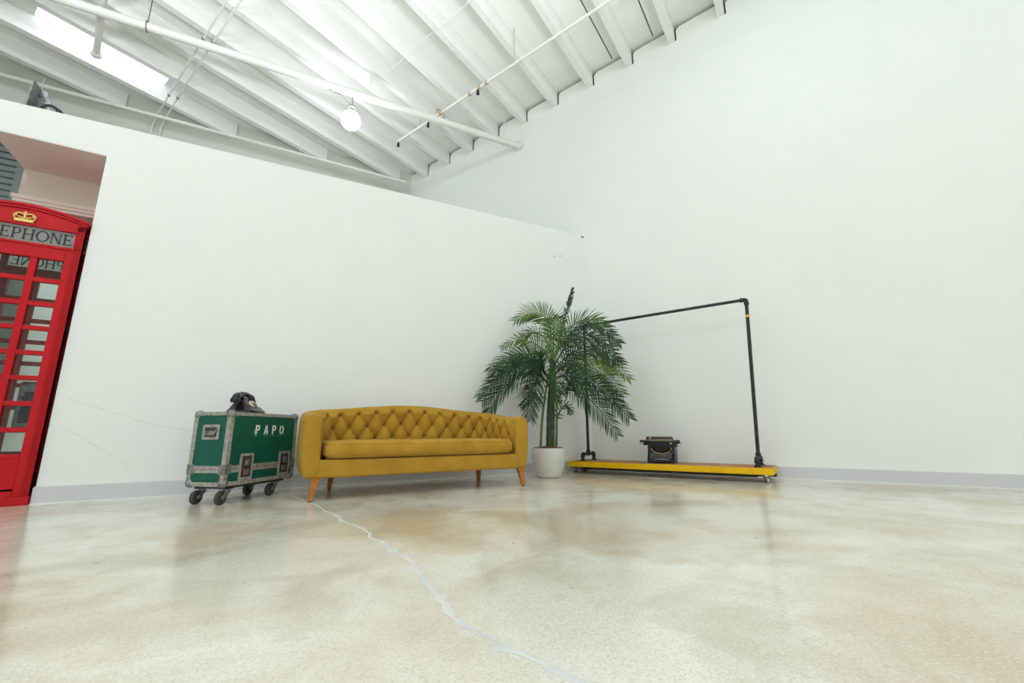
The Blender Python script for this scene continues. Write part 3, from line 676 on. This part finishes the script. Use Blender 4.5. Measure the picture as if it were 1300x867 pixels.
def tuft(s, z, zt):
    u = (s - LT/2)/CS; v = (z - (zt-.062))/(2*RS)
    f = (abs(math.sin(PI*(u+v)))*abs(math.sin(PI*(u-v))))**.48
    vv = round(v*2)/2; off = 0 if abs(vv-round(vv)) < .1 else .5
    uu = round(u-off)+off; rr = math.hypot((u-uu)*CS, (v-vv)*2*RS)
    pit = math.exp(-(rr/.021)**2)
    if v > 0: f = f*(1-smooth(.02, .20, v)) + .9*smooth(.02, .20, v)
    if v > .2: pit = 0
    d = min(s, LT-s); edge = smooth(.02, .14, d)
    return (.034*f - .026*pit)*edge
def profile(s):
    zt = topz(s); p = [(TH-.055,.172),(TH-.035,.176),(TH-.022,.20),(TH-.008,.27),(TH,.36),(TH+.003,.46),(TH,zt-.075),(TH-.004,zt-.045),(TH-.014,zt-.020),(TH-.032,zt-.005),(TH-.055,zt),(0,zt+.003),(-TH+.050,zt),(-TH+.028,zt-.006),(-TH+.014,zt-.018)]
    n = 46; zlo = .30
    for i in range(n):
        z = zt-.030 - (zt-.030-zlo)*i/(n-1); a = smooth(zt-.02, zt-.07, z)
        p.append((-TH+.010 - tuft(s, z, zt)*a, z))
    p += [(-TH, .28), (-TH+.02, .19), (-TH+.05, .172)]
    return p
rows = []
def ring_at(i, scale=(1, 1), push=0):
    (x, y), (nx, ny) = path[i]; pr = profile(ss[i]); sgn = 1
    tx, ty = (0, -1)
    zc = .41; return [(x + nx*o*scale[0] + tx*push, y + ny*o*scale[0] + ty*push, zc + (z-zc)*scale[1]) for o, z in pr]
caps = [(.72, .955, .034), (.88, .982, .027), (.96, .994, .015), (1, 1, 0)]
for a, b, c in caps[:-1]: rows.append(ring_at(0, (a, b), c))
for i in range(len(path)): rows.append(ring_at(i))
for a, b, c in reversed(caps[:-1]): rows.append(ring_at(len(path)-1, (a, b), c))
mb = MB(); mb.grid(rows, True); nn = len(rows[0]); mb.add(rows[0], [tuple(range(nn))]); mb.add(rows[-1], [tuple(range(nn-1,-1,-1))])
SHELL = mb.obj('tufted_back_and_arms', M['sofa'], so, smooth=True, angle=70)
# buttons
mb = MB(); bbox_sphere(mb, (0,0,0), .0130, 12, 6, (1, .6, 1)); b0_ = None
u_lo = int(-(LT/2-.17)/CS); cnt = 0
for row in range(3):
    off = .5 if row == 1 else 0
    k = -12
    while k <= 12:
        u = k+off; s = LT/2 + u*CS
        if .15 < s < LT-.15:
            i = min(range(len(ss)), key=lambda q: abs(ss[q]-s)); (x, y), (nx, ny) = path[i]; zt = topz(s); z = zt-.062-RS*row
            o_ = -TH+.010 - tuft(s, z, zt) - .001
            if row < 2 or z > .44:
                bo = mb.obj('button', M['button'], so, smooth=True) if b0_ is None else None
                if bo is None: bo = b0_.copy(); COL.objects.link(bo)
                else: b0_ = bo
                bo.location = (x+nx*o_, y+ny*o_, z); bo.rotation_euler = (0, 0, math.atan2(ny, nx)-PI/2)
        k += 1
# base
outline = [(p[0][0]+p[1][0]*(TH-.030), p[0][1]+p[1][1]*(TH-.030)) for p in path[::6]]
outline[0] = (outline[0][0], FY-.028); outline[-1] = (-outline[0][0], FY-.028)
rows = []
for sc_, z in ((.965, .166), (.985, .170), (.997, .182), (1, .20), (1.004, .285), (.998, .296), (.985, .300)):
    rows.append([(x*sc_, y*sc_, z) for x, y in outline])
mb = MB(); mb.grid(rows, True); nn = len(rows[0]); mb.add(rows[0], [tuple(range(nn-1,-1,-1))]); mb.add(rows[-1], [tuple(range(nn))]); mb.obj('seat_base', M['sofa'], so, smooth=True, angle=60)
# bench cushion, softly crowned
def cush(hw, y0, y1, z0, z1):
    out = []; cy, hd = (y0+y1)/2, (y1-y0)/2
    N = 14
    for j in range(N+1):
        a = -PI/2 + PI*j/N; zz = (z0+z1)/2 + (z1-z0)/2*math.copysign(abs(math.sin(a))**.85, math.sin(a)); ins = (1-abs(math.cos(a))**.75)*.062
        out.append([(px, cy+py, zz) for px, py in rrect(hw-ins, hd-ins, .085, 8)])
    return out
rows = cush(.842, -.415, .225, .305, .437); mb = MB(); mb.grid(rows, True); nn = len(rows[0])
mb.add(rows[0], [tuple(range(nn-1,-1,-1))]); mb.add(rows[-1], [tuple(range(nn))])
# crown
mb.v = [(x, y, z + (.012*max(0, 1-(x/.84)**4) if z > .42 else 0)) for x, y, z in mb.v]
CU = mb.obj('seat_cushion', M['sofa'], so, smooth=True, angle=50)
for zz in (.335, .412):
    k = min(range(15), key=lambda q: abs(rows[q][0][2]-zz)); lp = rows[k]; mb = MB(); mb.tube([Vector(p) for p in lp] + [Vector(lp[0])], .0035, 6, False); mb.obj('piping', M['sofa'], CU, smooth=True)
mb = MB(); mb.tube([(-.82,-.33,.302),(.82,-.33,.302)], .008, 8); mb.obj('cushion_welt', M['sofa'], CU)  # welt under the cushion in the sofa's own fabric
for sx, sy, x, y in ((-1,-1,-.885,-.355),(1,-1,.925,-.355),(-1,1,-.68,.28),(1,1,.78,.28)):
    mb = MB(); top = (.034, .026); bot = (.0165, .0155); dx, dy = sx*.012, sy*.015
    tx = sx*.0
    if sy < 0: dx = sx*.022
    vs = [(x-top[0]-sx*.006, y-top[1], .172), (x+top[0]-sx*.006, y-top[1], .172), (x+top[0]-sx*.006, y+top[1], .172), (x-top[0]-sx*.006, y+top[1], .172)]
    vm = [(x+dx*.55-.022, y+dy*.5-.020, .085), (x+dx*.55+.022, y+dy*.5-.020, .085), (x+dx*.55+.022, y+dy*.5+.020, .085), (x+dx*.55-.022, y+dy*.5+.020, .085)]
    vb = [(x+dx-bot[0], y+dy-bot[1], .008), (x+dx+bot[0], y+dy-bot[1], .008), (x+dx+bot[0], y+dy+bot[1], .008), (x+dx-bot[0], y+dy+bot[1], .008)]
    mb.add(vb+vm+vs, [(3,2,1,0),(8,9,10,11)] + [(r+k, r+(k+1) % 4, r+4+(k+1) % 4, r+4+k) for r in (0, 4) for k in range(4)])
    lg = mb.obj('leg', M['oak'], so, bevel=.004)
    mb = MB(); mb.lathe([(.013, 0), (.013, .009)], 12, Matrix.Translation((x+dx, y+dy, 0))); mb.obj('foot_glide', M['black'], lg)

# ------------------------------------------------------------------ potted palm
pp = thing('potted_palm', 'tall artificial palm in a white tapered pot between the sofa and the clothes rail', 'plant', (-1.10, -.50, 0))
mb = MB(); mb.lathe([(.10,0),(.128,.004),(.140,.02),(.165,.09),(.186,.17),(.195,.25),(.196,.318),(.192,.324),(.183,.324),(.181,.30),(.178,.27)], 48); mb.obj('pot', M['pot'], pp, smooth=True, angle=60)
mb = MB(); rows = []; rnd = random.Random(2)
for j in range(9):
    r = .182*j/8; rows.append([(max(r, .001)*math.cos(2*PI*k/36), max(r, .001)*math.sin(2*PI*k/36), .318+.022*(1-j/8)+.012*rnd.random()*(j < 8)) for k in range(36)])
rows.append([(p[0], p[1], .275) for p in rows[-1]]); mb.grid(rows, True); mb.obj('mulch', M['soil'], pp)
STEMS = [('trunk', [(.006,-.004,.32),(.021,-.015,.758),(.045,-.032,1.12),(.060,-.042,1.40)], .036, 'stem'),
         ('cane', [(-.085,.036,.32),(-.062,.02,.667),(-.02,-.02,1.032),(.02,-.03,1.2)], .014, 'cane'),
         ('cane', [(.056,-.076,.32),(.068,-.083,.666),(.072,-.074,1.078),(.07,-.05,1.25)], .014, 'cane'),
         ('cane', [(.085,.018,.32),(.092,-.008,.945),(.095,-.025,1.226)], .015, 'cane')]
for nm, p, r, m_ in STEMS:
    q = bez(p, 48); rr = [r*(1-.25*i/48)*(1+.10*(i % 4 == 0)) for i in range(49)]
    mb = MB(); mb.tube(q, rr, 12); mb.obj(nm, M[m_], pp, smooth=True)
FR = [
('spear',[(.087,-.061,1.393),(.139,-.098,1.653),(.209,-.147,1.948),(.252,-.178,2.097),(.266,-.213,2.222)],.11,.5),
('upL',[(.048,-.034,1.365),(.052,-.012,1.76),(-.024,.042,1.912),(-.162,.114,1.931),(-.331,.173,1.832)],.30,1),
('front',[(.034,-.085,1.356),(-.01,-.176,1.688),(-.088,-.305,1.819),(-.188,-.418,1.598),(-.238,-.444,1.306)],.30,1),
('midL',[(.039,-.028,1.318),(-.056,-.022,1.463),(-.178,.064,1.563),(-.325,.132,1.579),(-.482,.218,1.493)],.22,1),
('midL2',[(.108,.046,1.431),(.077,.129,1.641),(.026,.227,1.736),(-.064,.29,1.718),(-.138,.343,1.618)],.24,1),
('lowL',[(-.001,-.06,1.104),(-.176,-.059,1.241),(-.367,.014,1.237),(-.556,.123,1.092),(-.739,.216,.858)],.34,0),
('lowL2',[(-.01,-.054,1.067),(-.277,-.111,1.172),(-.489,-.046,1.077),(-.648,.029,.901),(-.74,.096,.70)],.34,0),
('lowL3',[(-.011,-.054,1.011),(-.161,-.131,1.123),(-.292,-.161,1.006),(-.339,-.165,.846),(-.348,-.158,.641)],.30,0),
('lowL4',[(-.0,-.05,1.12),(-.14,.02,1.33),(-.30,.10,1.36),(-.47,.17,1.26),(-.62,.23,1.10)],.30,0),
('upR',[(.079,-.056,1.364),(.161,-.114,1.604),(.293,-.231,1.80),(.443,-.374,1.807),(.589,-.514,1.63)],.30,1),
('upR2',[(.115,-.02,1.325),(.283,-.078,1.564),(.48,-.192,1.693),(.642,-.307,1.618),(.787,-.409,1.555)],.28,0),
('upR3',[(.055,-.1,1.29),(.082,-.303,1.485),(.195,-.48,1.556),(.336,-.604,1.438),(.45,-.685,1.274)],.30,0),
('midR',[(.113,-.019,1.248),(.279,-.075,1.407),(.485,-.159,1.471),(.622,-.255,1.37),(.738,-.337,1.193)],.30,0),
('lowR',[(.053,-.099,1.177),(.168,-.241,1.279),(.332,-.381,1.235),(.489,-.492,1.122),(.625,-.588,.93)],.32,1),
('lowR2',[(.052,-.098,1.121),(.15,-.228,1.168),(.313,-.368,1.107),(.468,-.477,.96),(.618,-.559,.772)],.32,0),
('lowR3',[(.051,-.097,1.066),(.085,-.305,1.029),(.207,-.452,.889),(.341,-.547,.706),(.484,-.611,.476)],.30,0),
('frR',[(.045,-.093,1.14),(.032,-.268,1.265),(.04,-.457,1.221),(.055,-.553,1.071),(.076,-.568,.876)],.30,0),
('frL',[(.02,-.09,1.20),(-.06,-.25,1.30),(-.14,-.36,1.22),(-.18,-.42,1.05),(-.19,-.44,.85)],.28,0),
('back',[(.082,.003,1.229),(.118,.161,1.45),(.127,.278,1.469),(.086,.367,1.275),(.001,.428,.976)],.30,0),
('inR',[(.081,-.057,.757),(.13,-.092,.94),(.172,-.146,1.011),(.226,-.196,1.009),(.284,-.237,.935)],.17,0),
('inR2',[(.078,-.055,.622),(.088,-.123,.736),(.108,-.174,.797),(.145,-.2,.788),(.172,-.22,.716)],.14,0),
('inL',[(-.039,.028,.759),(-.095,.006,.884),(-.157,.013,.919),(-.228,.038,.882),(-.288,.081,.792)],.17,0),
]
rnd = random.Random(21)
for nm, ctl, ll, young in [f for f in FR if f[0] in ('lowL', 'lowL4', 'upR', 'midR', 'lowR', 'lowR2')]:
    j = Vector((rnd.uniform(-.12, .04), rnd.uniform(-.2, -.06), rnd.uniform(-.14, .14)))
    FR.append((nm+'b', [tuple(Vector(p) + j*(k/4)) for k, p in enumerate(ctl)], ll*.95, 0 if rnd.random() < .7 else 1))
HV = Vector((-.577, -.817, 0))           # the crown has been fanned out towards the room
for nm, ctl, ll, young in FR:
    L0 = sum((Vector(ctl[k+1])-Vector(ctl[k])).length for k in range(len(ctl)-1))*1.04
    n = max(12, int(L0/.0275)); c = bez(ctl, n); mb = MB()
    mb.tube(c, [.0070*(1-.8*i/n)+.0012 for i in range(n+1)], 6)
    tw = rnd.uniform(-.5, .5); lift = rnd.uniform(.25, .8)
    if nm in ('front', 'frR', 'frL'): lift = .5
    for i in range(int(n*(.16 if nm != 'spear' else .25)), n+1):
        t = (c[min(i+1, n)]-c[max(i-1, 0)]).normalized()
        nrm = (HV + Vector((0,0,1))*lift + HV.cross(Vector((0,0,1)))*tw).normalized()
        sd = t.cross(nrm)
        if sd.length < .2: sd = t.cross(Vector((.8,-.58,0)))
        sd.normalize(); up = sd.cross(t).normalized()
        if up.dot(nrm) < 0: up = -up
        f = i/n; env = max(.34, math.sin(PI*(.20+.72*f))**.7)
        for s in (-1, 1):
            if rnd.random() < .04: continue
            ln = ll*.74*env*(.85+.25*rnd.random())
            fw = .50 + .75*f + .22*(rnd.random()-.5)
            d0 = (sd*s + t*fw + up*(.10+.22*rnd.random())).normalized()
            if nm == 'spear': d0 = (sd*s*.8 + t*1.4 + up*.1).normalized()
            droop = ln*(.04+.22*rnd.random()); w = .0068*(.75+.5*rnd.random())
            wd = d0.cross(up).normalized(); K = 5; rowl = []
            for k in range(K+1):
                q = k/K; ctr = c[i] + d0*ln*q + Vector((0,0,-droop*q*q)); ww = w*(math.sin(PI*(.14+.84*q)))**.7
                rowl.append([ctr+wd*ww+up*.003*(1-q), ctr, ctr-wd*ww+up*.003*(1-q)])
            mb.grid(rowl)
    mb.v = [(min(x, (.30-.424*y)/.906 + .40), min(y, .46), z) for x, y, z in mb.v]      # nothing reaches into the walls
    fo = mb.obj('frond', M['leaf2'] if young == 1 else M['leaf'], pp, smooth=True, angle=80)
    if young == 1: fo['label'] = 'lighter green frond'

# ------------------------------------------------------------------ clothes rail with platform
ra = math.radians(-65.2); ru = Vector((math.cos(ra), math.sin(ra), 0)); rv = Vector((-ru.y, ru.x, 0)); RL, RW, RZ0, RZ1 = 2.235, .5, .078, .143
rc = Vector((-.585, -.187, 0)) + ru*RL/2 + rv*RW/2
rk = thing('clothes_rail', 'black iron pipe clothes rail on a yellow-edged wooden platform with castors', 'clothes rack', rc, ra)
hx, hy = RL/2, RW/2
nb = 5; bw = RW/nb
mb = MB()
for k in range(nb): mb.box((-hx+.004, -hy+.004+k*(RW-.008)/nb+.001, RZ0+.012), (hx-.004, -hy+.004+(k+1)*(RW-.008)/nb-.001, RZ1))
mb.obj('plank_top', M['plank'], rk, bevel=.002)
mb = MB(); e = .014
mb.box((-hx, -hy, RZ0), (hx, -hy+e, RZ1-.001)); mb.box((-hx, hy-e, RZ0), (hx, hy, RZ1-.001)); mb.box((-hx, -hy+e, RZ0), (-hx+e, hy-e, RZ1-.001)); mb.box((hx-e, -hy+e, RZ0), (hx, hy-e, RZ1-.001))
mb.obj('edge_band', M['yellow'], rk, bevel=.002)
mb = MB(); mb.box((-hx+.16, -hy+.10, RZ0-.035), (hx-.16, hy-.03, RZ0+.01)); mb.box((-hx+.03, hy-.12, RZ0-.045), (hx-.01, hy-.03, RZ0+.005)); mb.obj('under_frame', M['dark'], rk)
for x, y in ((-hx+.065,-hy+.055),(hx-.075,-hy+.055),(-hx+.065,hy-.16),(hx-.075,hy-.16)): caster(rk, x, y, RZ0, .0275, .012, 2.2 if x > 0 else 2.9, M['rubber'] if x < 0 else M['chrome'], M['chrome'] if x > 0 else M['steel'], .010)
PR = .0185
xl, xr, zt = -hx+.17, hx-.14, 1.925
lean = .065
PT = [Vector((xl, 0, RZ1+.105)), Vector((xl+.012, 0, zt)), Vector((xr+lean, 0, zt+.012)), Vector((xr, 0, RZ1+.105))]
def seg(mb, a, b, r=PR): mb.tube([a, b], r, 14)
mb = MB(); seg(mb, PT[0], PT[1]); mb.obj('post', M['iron'], rk, smooth=True)
mb = MB(); seg(mb, PT[3], PT[2]); po = mb.obj('post', M['iron'], rk, smooth=True)
mb = MB(); q = PT[2].lerp(PT[3], .105); seg(mb, q, q+(PT[3]-PT[2]).normalized()*.028, PR+.0015); o = mb.obj('yellow_tape', M['yellow'], po)
mb = MB(); seg(mb, PT[1], PT[2], PR*.95); mb.obj('top_rail', M['iron'], rk, smooth=True)
for i, s in ((1, 1), (2, -1)):
    mb = MB(); c = PT[i]; dn = (PT[0 if i == 1 else 3]-c).normalized(); ac = (PT[2 if i == 1 else 1]-c).normalized()
    mb.tube([c+dn*.060, c+dn*.044, c+dn*.043], [PR+.009, PR+.009, PR+.004], 14); mb.tube([c+ac*.060, c+ac*.044, c+ac*.043], [PR+.009, PR+.009, PR+.004], 14)
    mb.tube(bez([c+dn*.05, c+dn*.018+ac*.003, c+ac*.018+dn*.003, c+ac*.05], 12), PR+.005, 14); mb.obj('elbow', M['iron'], rk, smooth=True)
for x, sgn in ((xl, 1), (xr, -1)):
    z = RZ1; hw = .165
    mb = MB(); mb.tube([(x,-hw+.03,z+.085),(x,hw-.03,z+.085)], PR*.95, 12)
    for s in (-1, 1):
        mb.tube([(x,s*hw,z+.008),(x,s*hw,z+.06)], PR*.95, 12)
        mb.tube(bez([(x,s*hw,z+.045),(x,s*hw,z+.070),(x,s*(hw-.012),z+.085),(x,s*(hw-.042),z+.085)], 10), PR+.006, 12)
        mb.tube([(x,s*hw,z+.040),(x,s*hw,z+.052)], PR+.010, 12)
    mb.obj('foot_pipe', M['iron'], rk, smooth=True)
    mb = MB(); mb.tube([(x,-.04,z+.085),(x,.04,z+.085)], PR+.007, 12); mb.tube([(x,0,z+.085),(x,0,z+.130)], PR+.007, 12); mb.tube([(x,0,z+.122),(x,0,z+.134)], PR+.010, 12); mb.obj('tee', M['iron'], rk, smooth=True)
    for s in (-1, 1):
        mb = MB(); mb.lathe([(.044,0),(.044,.006),(.026,.010),(.026,.026)], 20, Matrix.Translation((x, s*hw, z)))
        for a in range(4): mb.lathe([(.0055,.006),(.0055,.009)], 6, Matrix.Translation((x+.034*math.cos(a*PI/2+.7), s*hw+.034*math.sin(a*PI/2+.7), z)))
        mb.obj('floor_flange', M['iron'], rk, smooth=True)

# ------------------------------------------------------------------ typewriter
tw_c = Vector((.026, -1.176, 0)) + rv*.155 - ru*.055
ty = thing('typewriter', 'black vintage typewriter with gold trim sitting on the plank platform', 'typewriter', (tw_c.x, tw_c.y, RZ1), ra - math.radians(-8))
def T(name, build, m_, par=None, **k):
    b = MB(); build(b); return b.obj(name, m_, par or ty, **k)
def body(b):
    b.box((-.150,-.155,.010), (.150,.155,.034))
    for s in (-1, 1): b.prism([(-.150,.03),(.150,.03),(.150,.195),(-.060,.195),(-.085,.165),(-.105,.085),(-.150,.06)], s*.150-(.012 if s > 0 else 0), s*.150+(0 if s > 0 else .012), 'x')
    b.box((-.140,.02,.03), (.140,.150,.185)); b.box((-.150,-.062,.178), (.150,.150,.197))
T('frame', body, M['tyblack'], bevel=.004)
for s in (-1, 1):
    for y in (-.13, .13): T('rubber_foot', lambda b: b.lathe([(.016,0),(.013,.012)], 12, Matrix.Translation((s*.13, y, 0))), M['black'])
def bask(b):
    n = 20; out = [(.115*math.cos(PI+PI*i/n), .178+.075*math.sin(PI+PI*i/n)) for i in range(n+1)]
    b.prism([(-.138,.178)] + out + [(.138,.178),(.138,.06),(-.138,.06)], -.066, -.056)
T('front_plate', bask, M['tyblack'])
T('gold_arc', lambda b: b.tube([(.112*math.cos(PI+PI*i/24), -.068, .176+.072*math.sin(PI+PI*i/24)) for i in range(25)], .0035, 6), M['gold'], smooth=True)
T('type_basket', lambda b: [b.tube([(.012*(i-8), -.050+.0008*abs(i-8)**2*.6, .170), (.0045*(i-8), .01, .112)], .0022, 5) for i in range(17)], M['steel'])
kb = T('key_bank', lambda b: b.prism([(-.150,.030),(-.060,.030),(-.060,.098),(-.075,.098),(-.150,.050)], -.132, .132, 'x'), M['tyblack'], bevel=.003)
k0 = None
for r in range(4):
    for c_ in range(10):
        x = -.118 + .0245*c_ + .006*(r % 2); y = -.142 + .021*r; z = .062 + .0155*r
        if k0 is None:
            b = MB(); b.lathe([(.003,-.022),(.003,0),(.0085,.0),(.0085,.003),(.0078,.0038)], 12); k0 = b.obj('key', M['keyw'], ty, smooth=True); k = k0
        else: k = k0.copy(); COL.objects.link(k)
        k.location = (x, y, z)
T('space_bar', lambda b: (b.box((-.085,-.166,.040), (.085,-.152,.050)), b.box((-.07,-.160,.03),(-.062,-.145,.042)), b.box((.062,-.160,.03),(.07,-.145,.042))), M['steel'], bevel=.003)
ca_ = T('carriage', lambda b: (b.box((-.205,-.045,.197), (.170,.07,.212)), b.box((-.205,-.05,.205), (-.190,.07,.248)), b.box((.150,-.05,.205), (.165,.07,.245)), b.box((-.19,-.052,.214), (.15,-.040,.224))), M['tyblack'], bevel=.003)
T('platen', lambda b: b.tube([(-.222,.0,.238), (.182,.0,.238)], .021, 18), M['black'], ca_, smooth=True)
for x in (-.236, .190): T('platen_knob', lambda b: b.tube([(x-.013,.0,.238), (x+.013,.0,.238)], .022, 16), M['tyblack'], ca_, smooth=True)
T('return_lever', lambda b: b.tube([(-.20,-.05,.225), (-.232,-.065,.232), (-.262,-.07,.238)], .005, 8), M['chrome'], ca_, smooth=True)
T('margin_lever', lambda b: (b.tube([(.16,-.04,.222), (.225,-.05,.222)], .005, 8), b.tube([(.13,-.05,.20),(.185,-.05,.188)], .008, 8)), M['tyblack'], ca_, smooth=True)
mt = Matrix.Translation((-.02, .022, .252)) @ Matrix.Rotation(math.radians(-24), 4, 'X')
pr_ = T('paper_rest', lambda b: b.prism([(-.165,0),(.165,0),(.135,.052),(-.155,.052)], -.003, .003, 'y', mt), M['tyblack'], ca_, bevel=.002)
T('gold_line', lambda b: (b.box((-.150,-.0045,.005), (.148,-.0030,.0085), mt), b.box((-.145,-.0045,.047),(.128,-.0030,.0485), mt)), M['gold'], ca_)
T('gold_emblem', lambda b: (b.lathe([(.010,0),(.010,.002)], 16, mt @ Matrix.Translation((-.115,-.003,.031)) @ Matrix.Rotation(PI/2, 4, 'X')), b.box((.10,-.052,.214),(.116,-.049,.232))), M['gold'], ca_)

# ------------------------------------------------------------------ light
def lamp(name, loc, w, r=.12, col=(1, .985, .95)):
    l = bpy.data.lights.new(name, 'POINT'); l.energy = w; l.shadow_soft_size = r; l.color = col
    o = bpy.data.objects.new(name, l); COL.objects.link(o); o.location = loc; return o
DAY = (.92, .96, 1)
lamp('unseen_lamp', (-6.9, -2.6, 5.3), 480, .06, DAY)
lamp('unseen_lamp', (-.65, -3.55, 5.25), 105, .08, DAY)
lamp('unseen_lamp', (-4.2, -5.2, 5.0), 520, .6, DAY)  # this and the next three are added fill lights without fittings
lamp('unseen_lamp', (-9.0, -5.5, 5.0), 520, .6, DAY)
lamp('unseen_lamp', (1.0, -8.0, 5.0), 520, .6, DAY)
lamp('unseen_lamp', (-4.5, -10.0, 5.0), 520, .6, DAY)
lamp('store_fill', (-6.9, 1.6, 2.7), 80, .1, DAY)  # added fill behind the opening, brightens what shows through the booth glass
def area_fill(name, loc, rot, sx, sy, w):
    """added area light on an unseen wall, fills the hall with cool light"""
    l = bpy.data.lights.new(name, 'AREA'); l.shape = 'RECTANGLE'; l.size = sx; l.size_y = sy; l.energy = w; l.color = (.92, .97, 1)
    o = bpy.data.objects.new(name, l); COL.objects.link(o); o.location = loc; o.rotation_euler = rot
area_fill('front_fill', (-5, -13.9, 2.1), (PI/2, 0, 0), 9, 4, 800)
area_fill('side_fill', (-13.9, -7, 2.1), (PI/2, 0, -PI/2), 8, 4, 460)
def bounce_fill(name, loc, aim, size, w):
    """added unseen fill behind the camera, aimed up to bounce off the white ceiling"""
    l = bpy.data.lights.new(name, 'AREA'); l.shape = 'DISK'; l.size = size; l.energy = w; l.color = (.935, .965, 1); l.spread = math.radians(92)
    o = bpy.data.objects.new(name, l); COL.objects.link(o); o.location = loc
    o.rotation_euler = (Vector(aim)-Vector(loc)).to_track_quat('-Z', 'Y').to_euler()
bounce_fill('bounce_fill', (-6.8, -5.0, 2.0), (-6.65, -4.55, 2.9), 1.0, 900)
bounce_fill('bounce_fill', (-3.4, -5.6, 2.0), (-3.5, -5.2, 2.9), 1.0, 760)
bounce_fill('bounce_fill', (-8.5, -8.0, 2.4), (-7.5, -6.5, 6), 1.0, 420)
W_ = bpy.data.worlds.new('world'); S.world = W_; W_.use_nodes = True
W_.node_tree.nodes['Background'].inputs[0].default_value = (.8, .9, 1, 1); W_.node_tree.nodes['Background'].inputs[1].default_value = .6

# ------------------------------------------------------------------ camera: 15 mm lens half a metre above the floor, tipped up
cam = bpy.data.cameras.new('camera'); co = bpy.data.objects.new('camera', cam); COL.objects.link(co)
cam.sensor_width = 36; cam.lens = 544.1/1300*36; cam.clip_start = .05; cam.clip_end = 200
yaw, pitch, roll = math.radians(59.422), math.radians(11.97), math.radians(.3)
co.matrix_world = Matrix.Translation((-4.038, -4.661, .5)) @ rotz(yaw-PI/2) @ Matrix.Rotation(PI/2+pitch, 4, 'X') @ Matrix.Rotation(-roll, 4, 'Z')
S.camera = co
S.view_settings.view_transform = 'Standard'; S.view_settings.look = 'None'; S.view_settings.gamma = 1; S.view_settings.use_curve_mapping = False
S.view_settings.exposure = -2.58
S.cycles.use_denoising = True
S.cycles.max_bounces = 12; S.cycles.diffuse_bounces = 10; S.cycles.transparent_max_bounces = 16; S.cycles.sample_clamp_indirect = 6
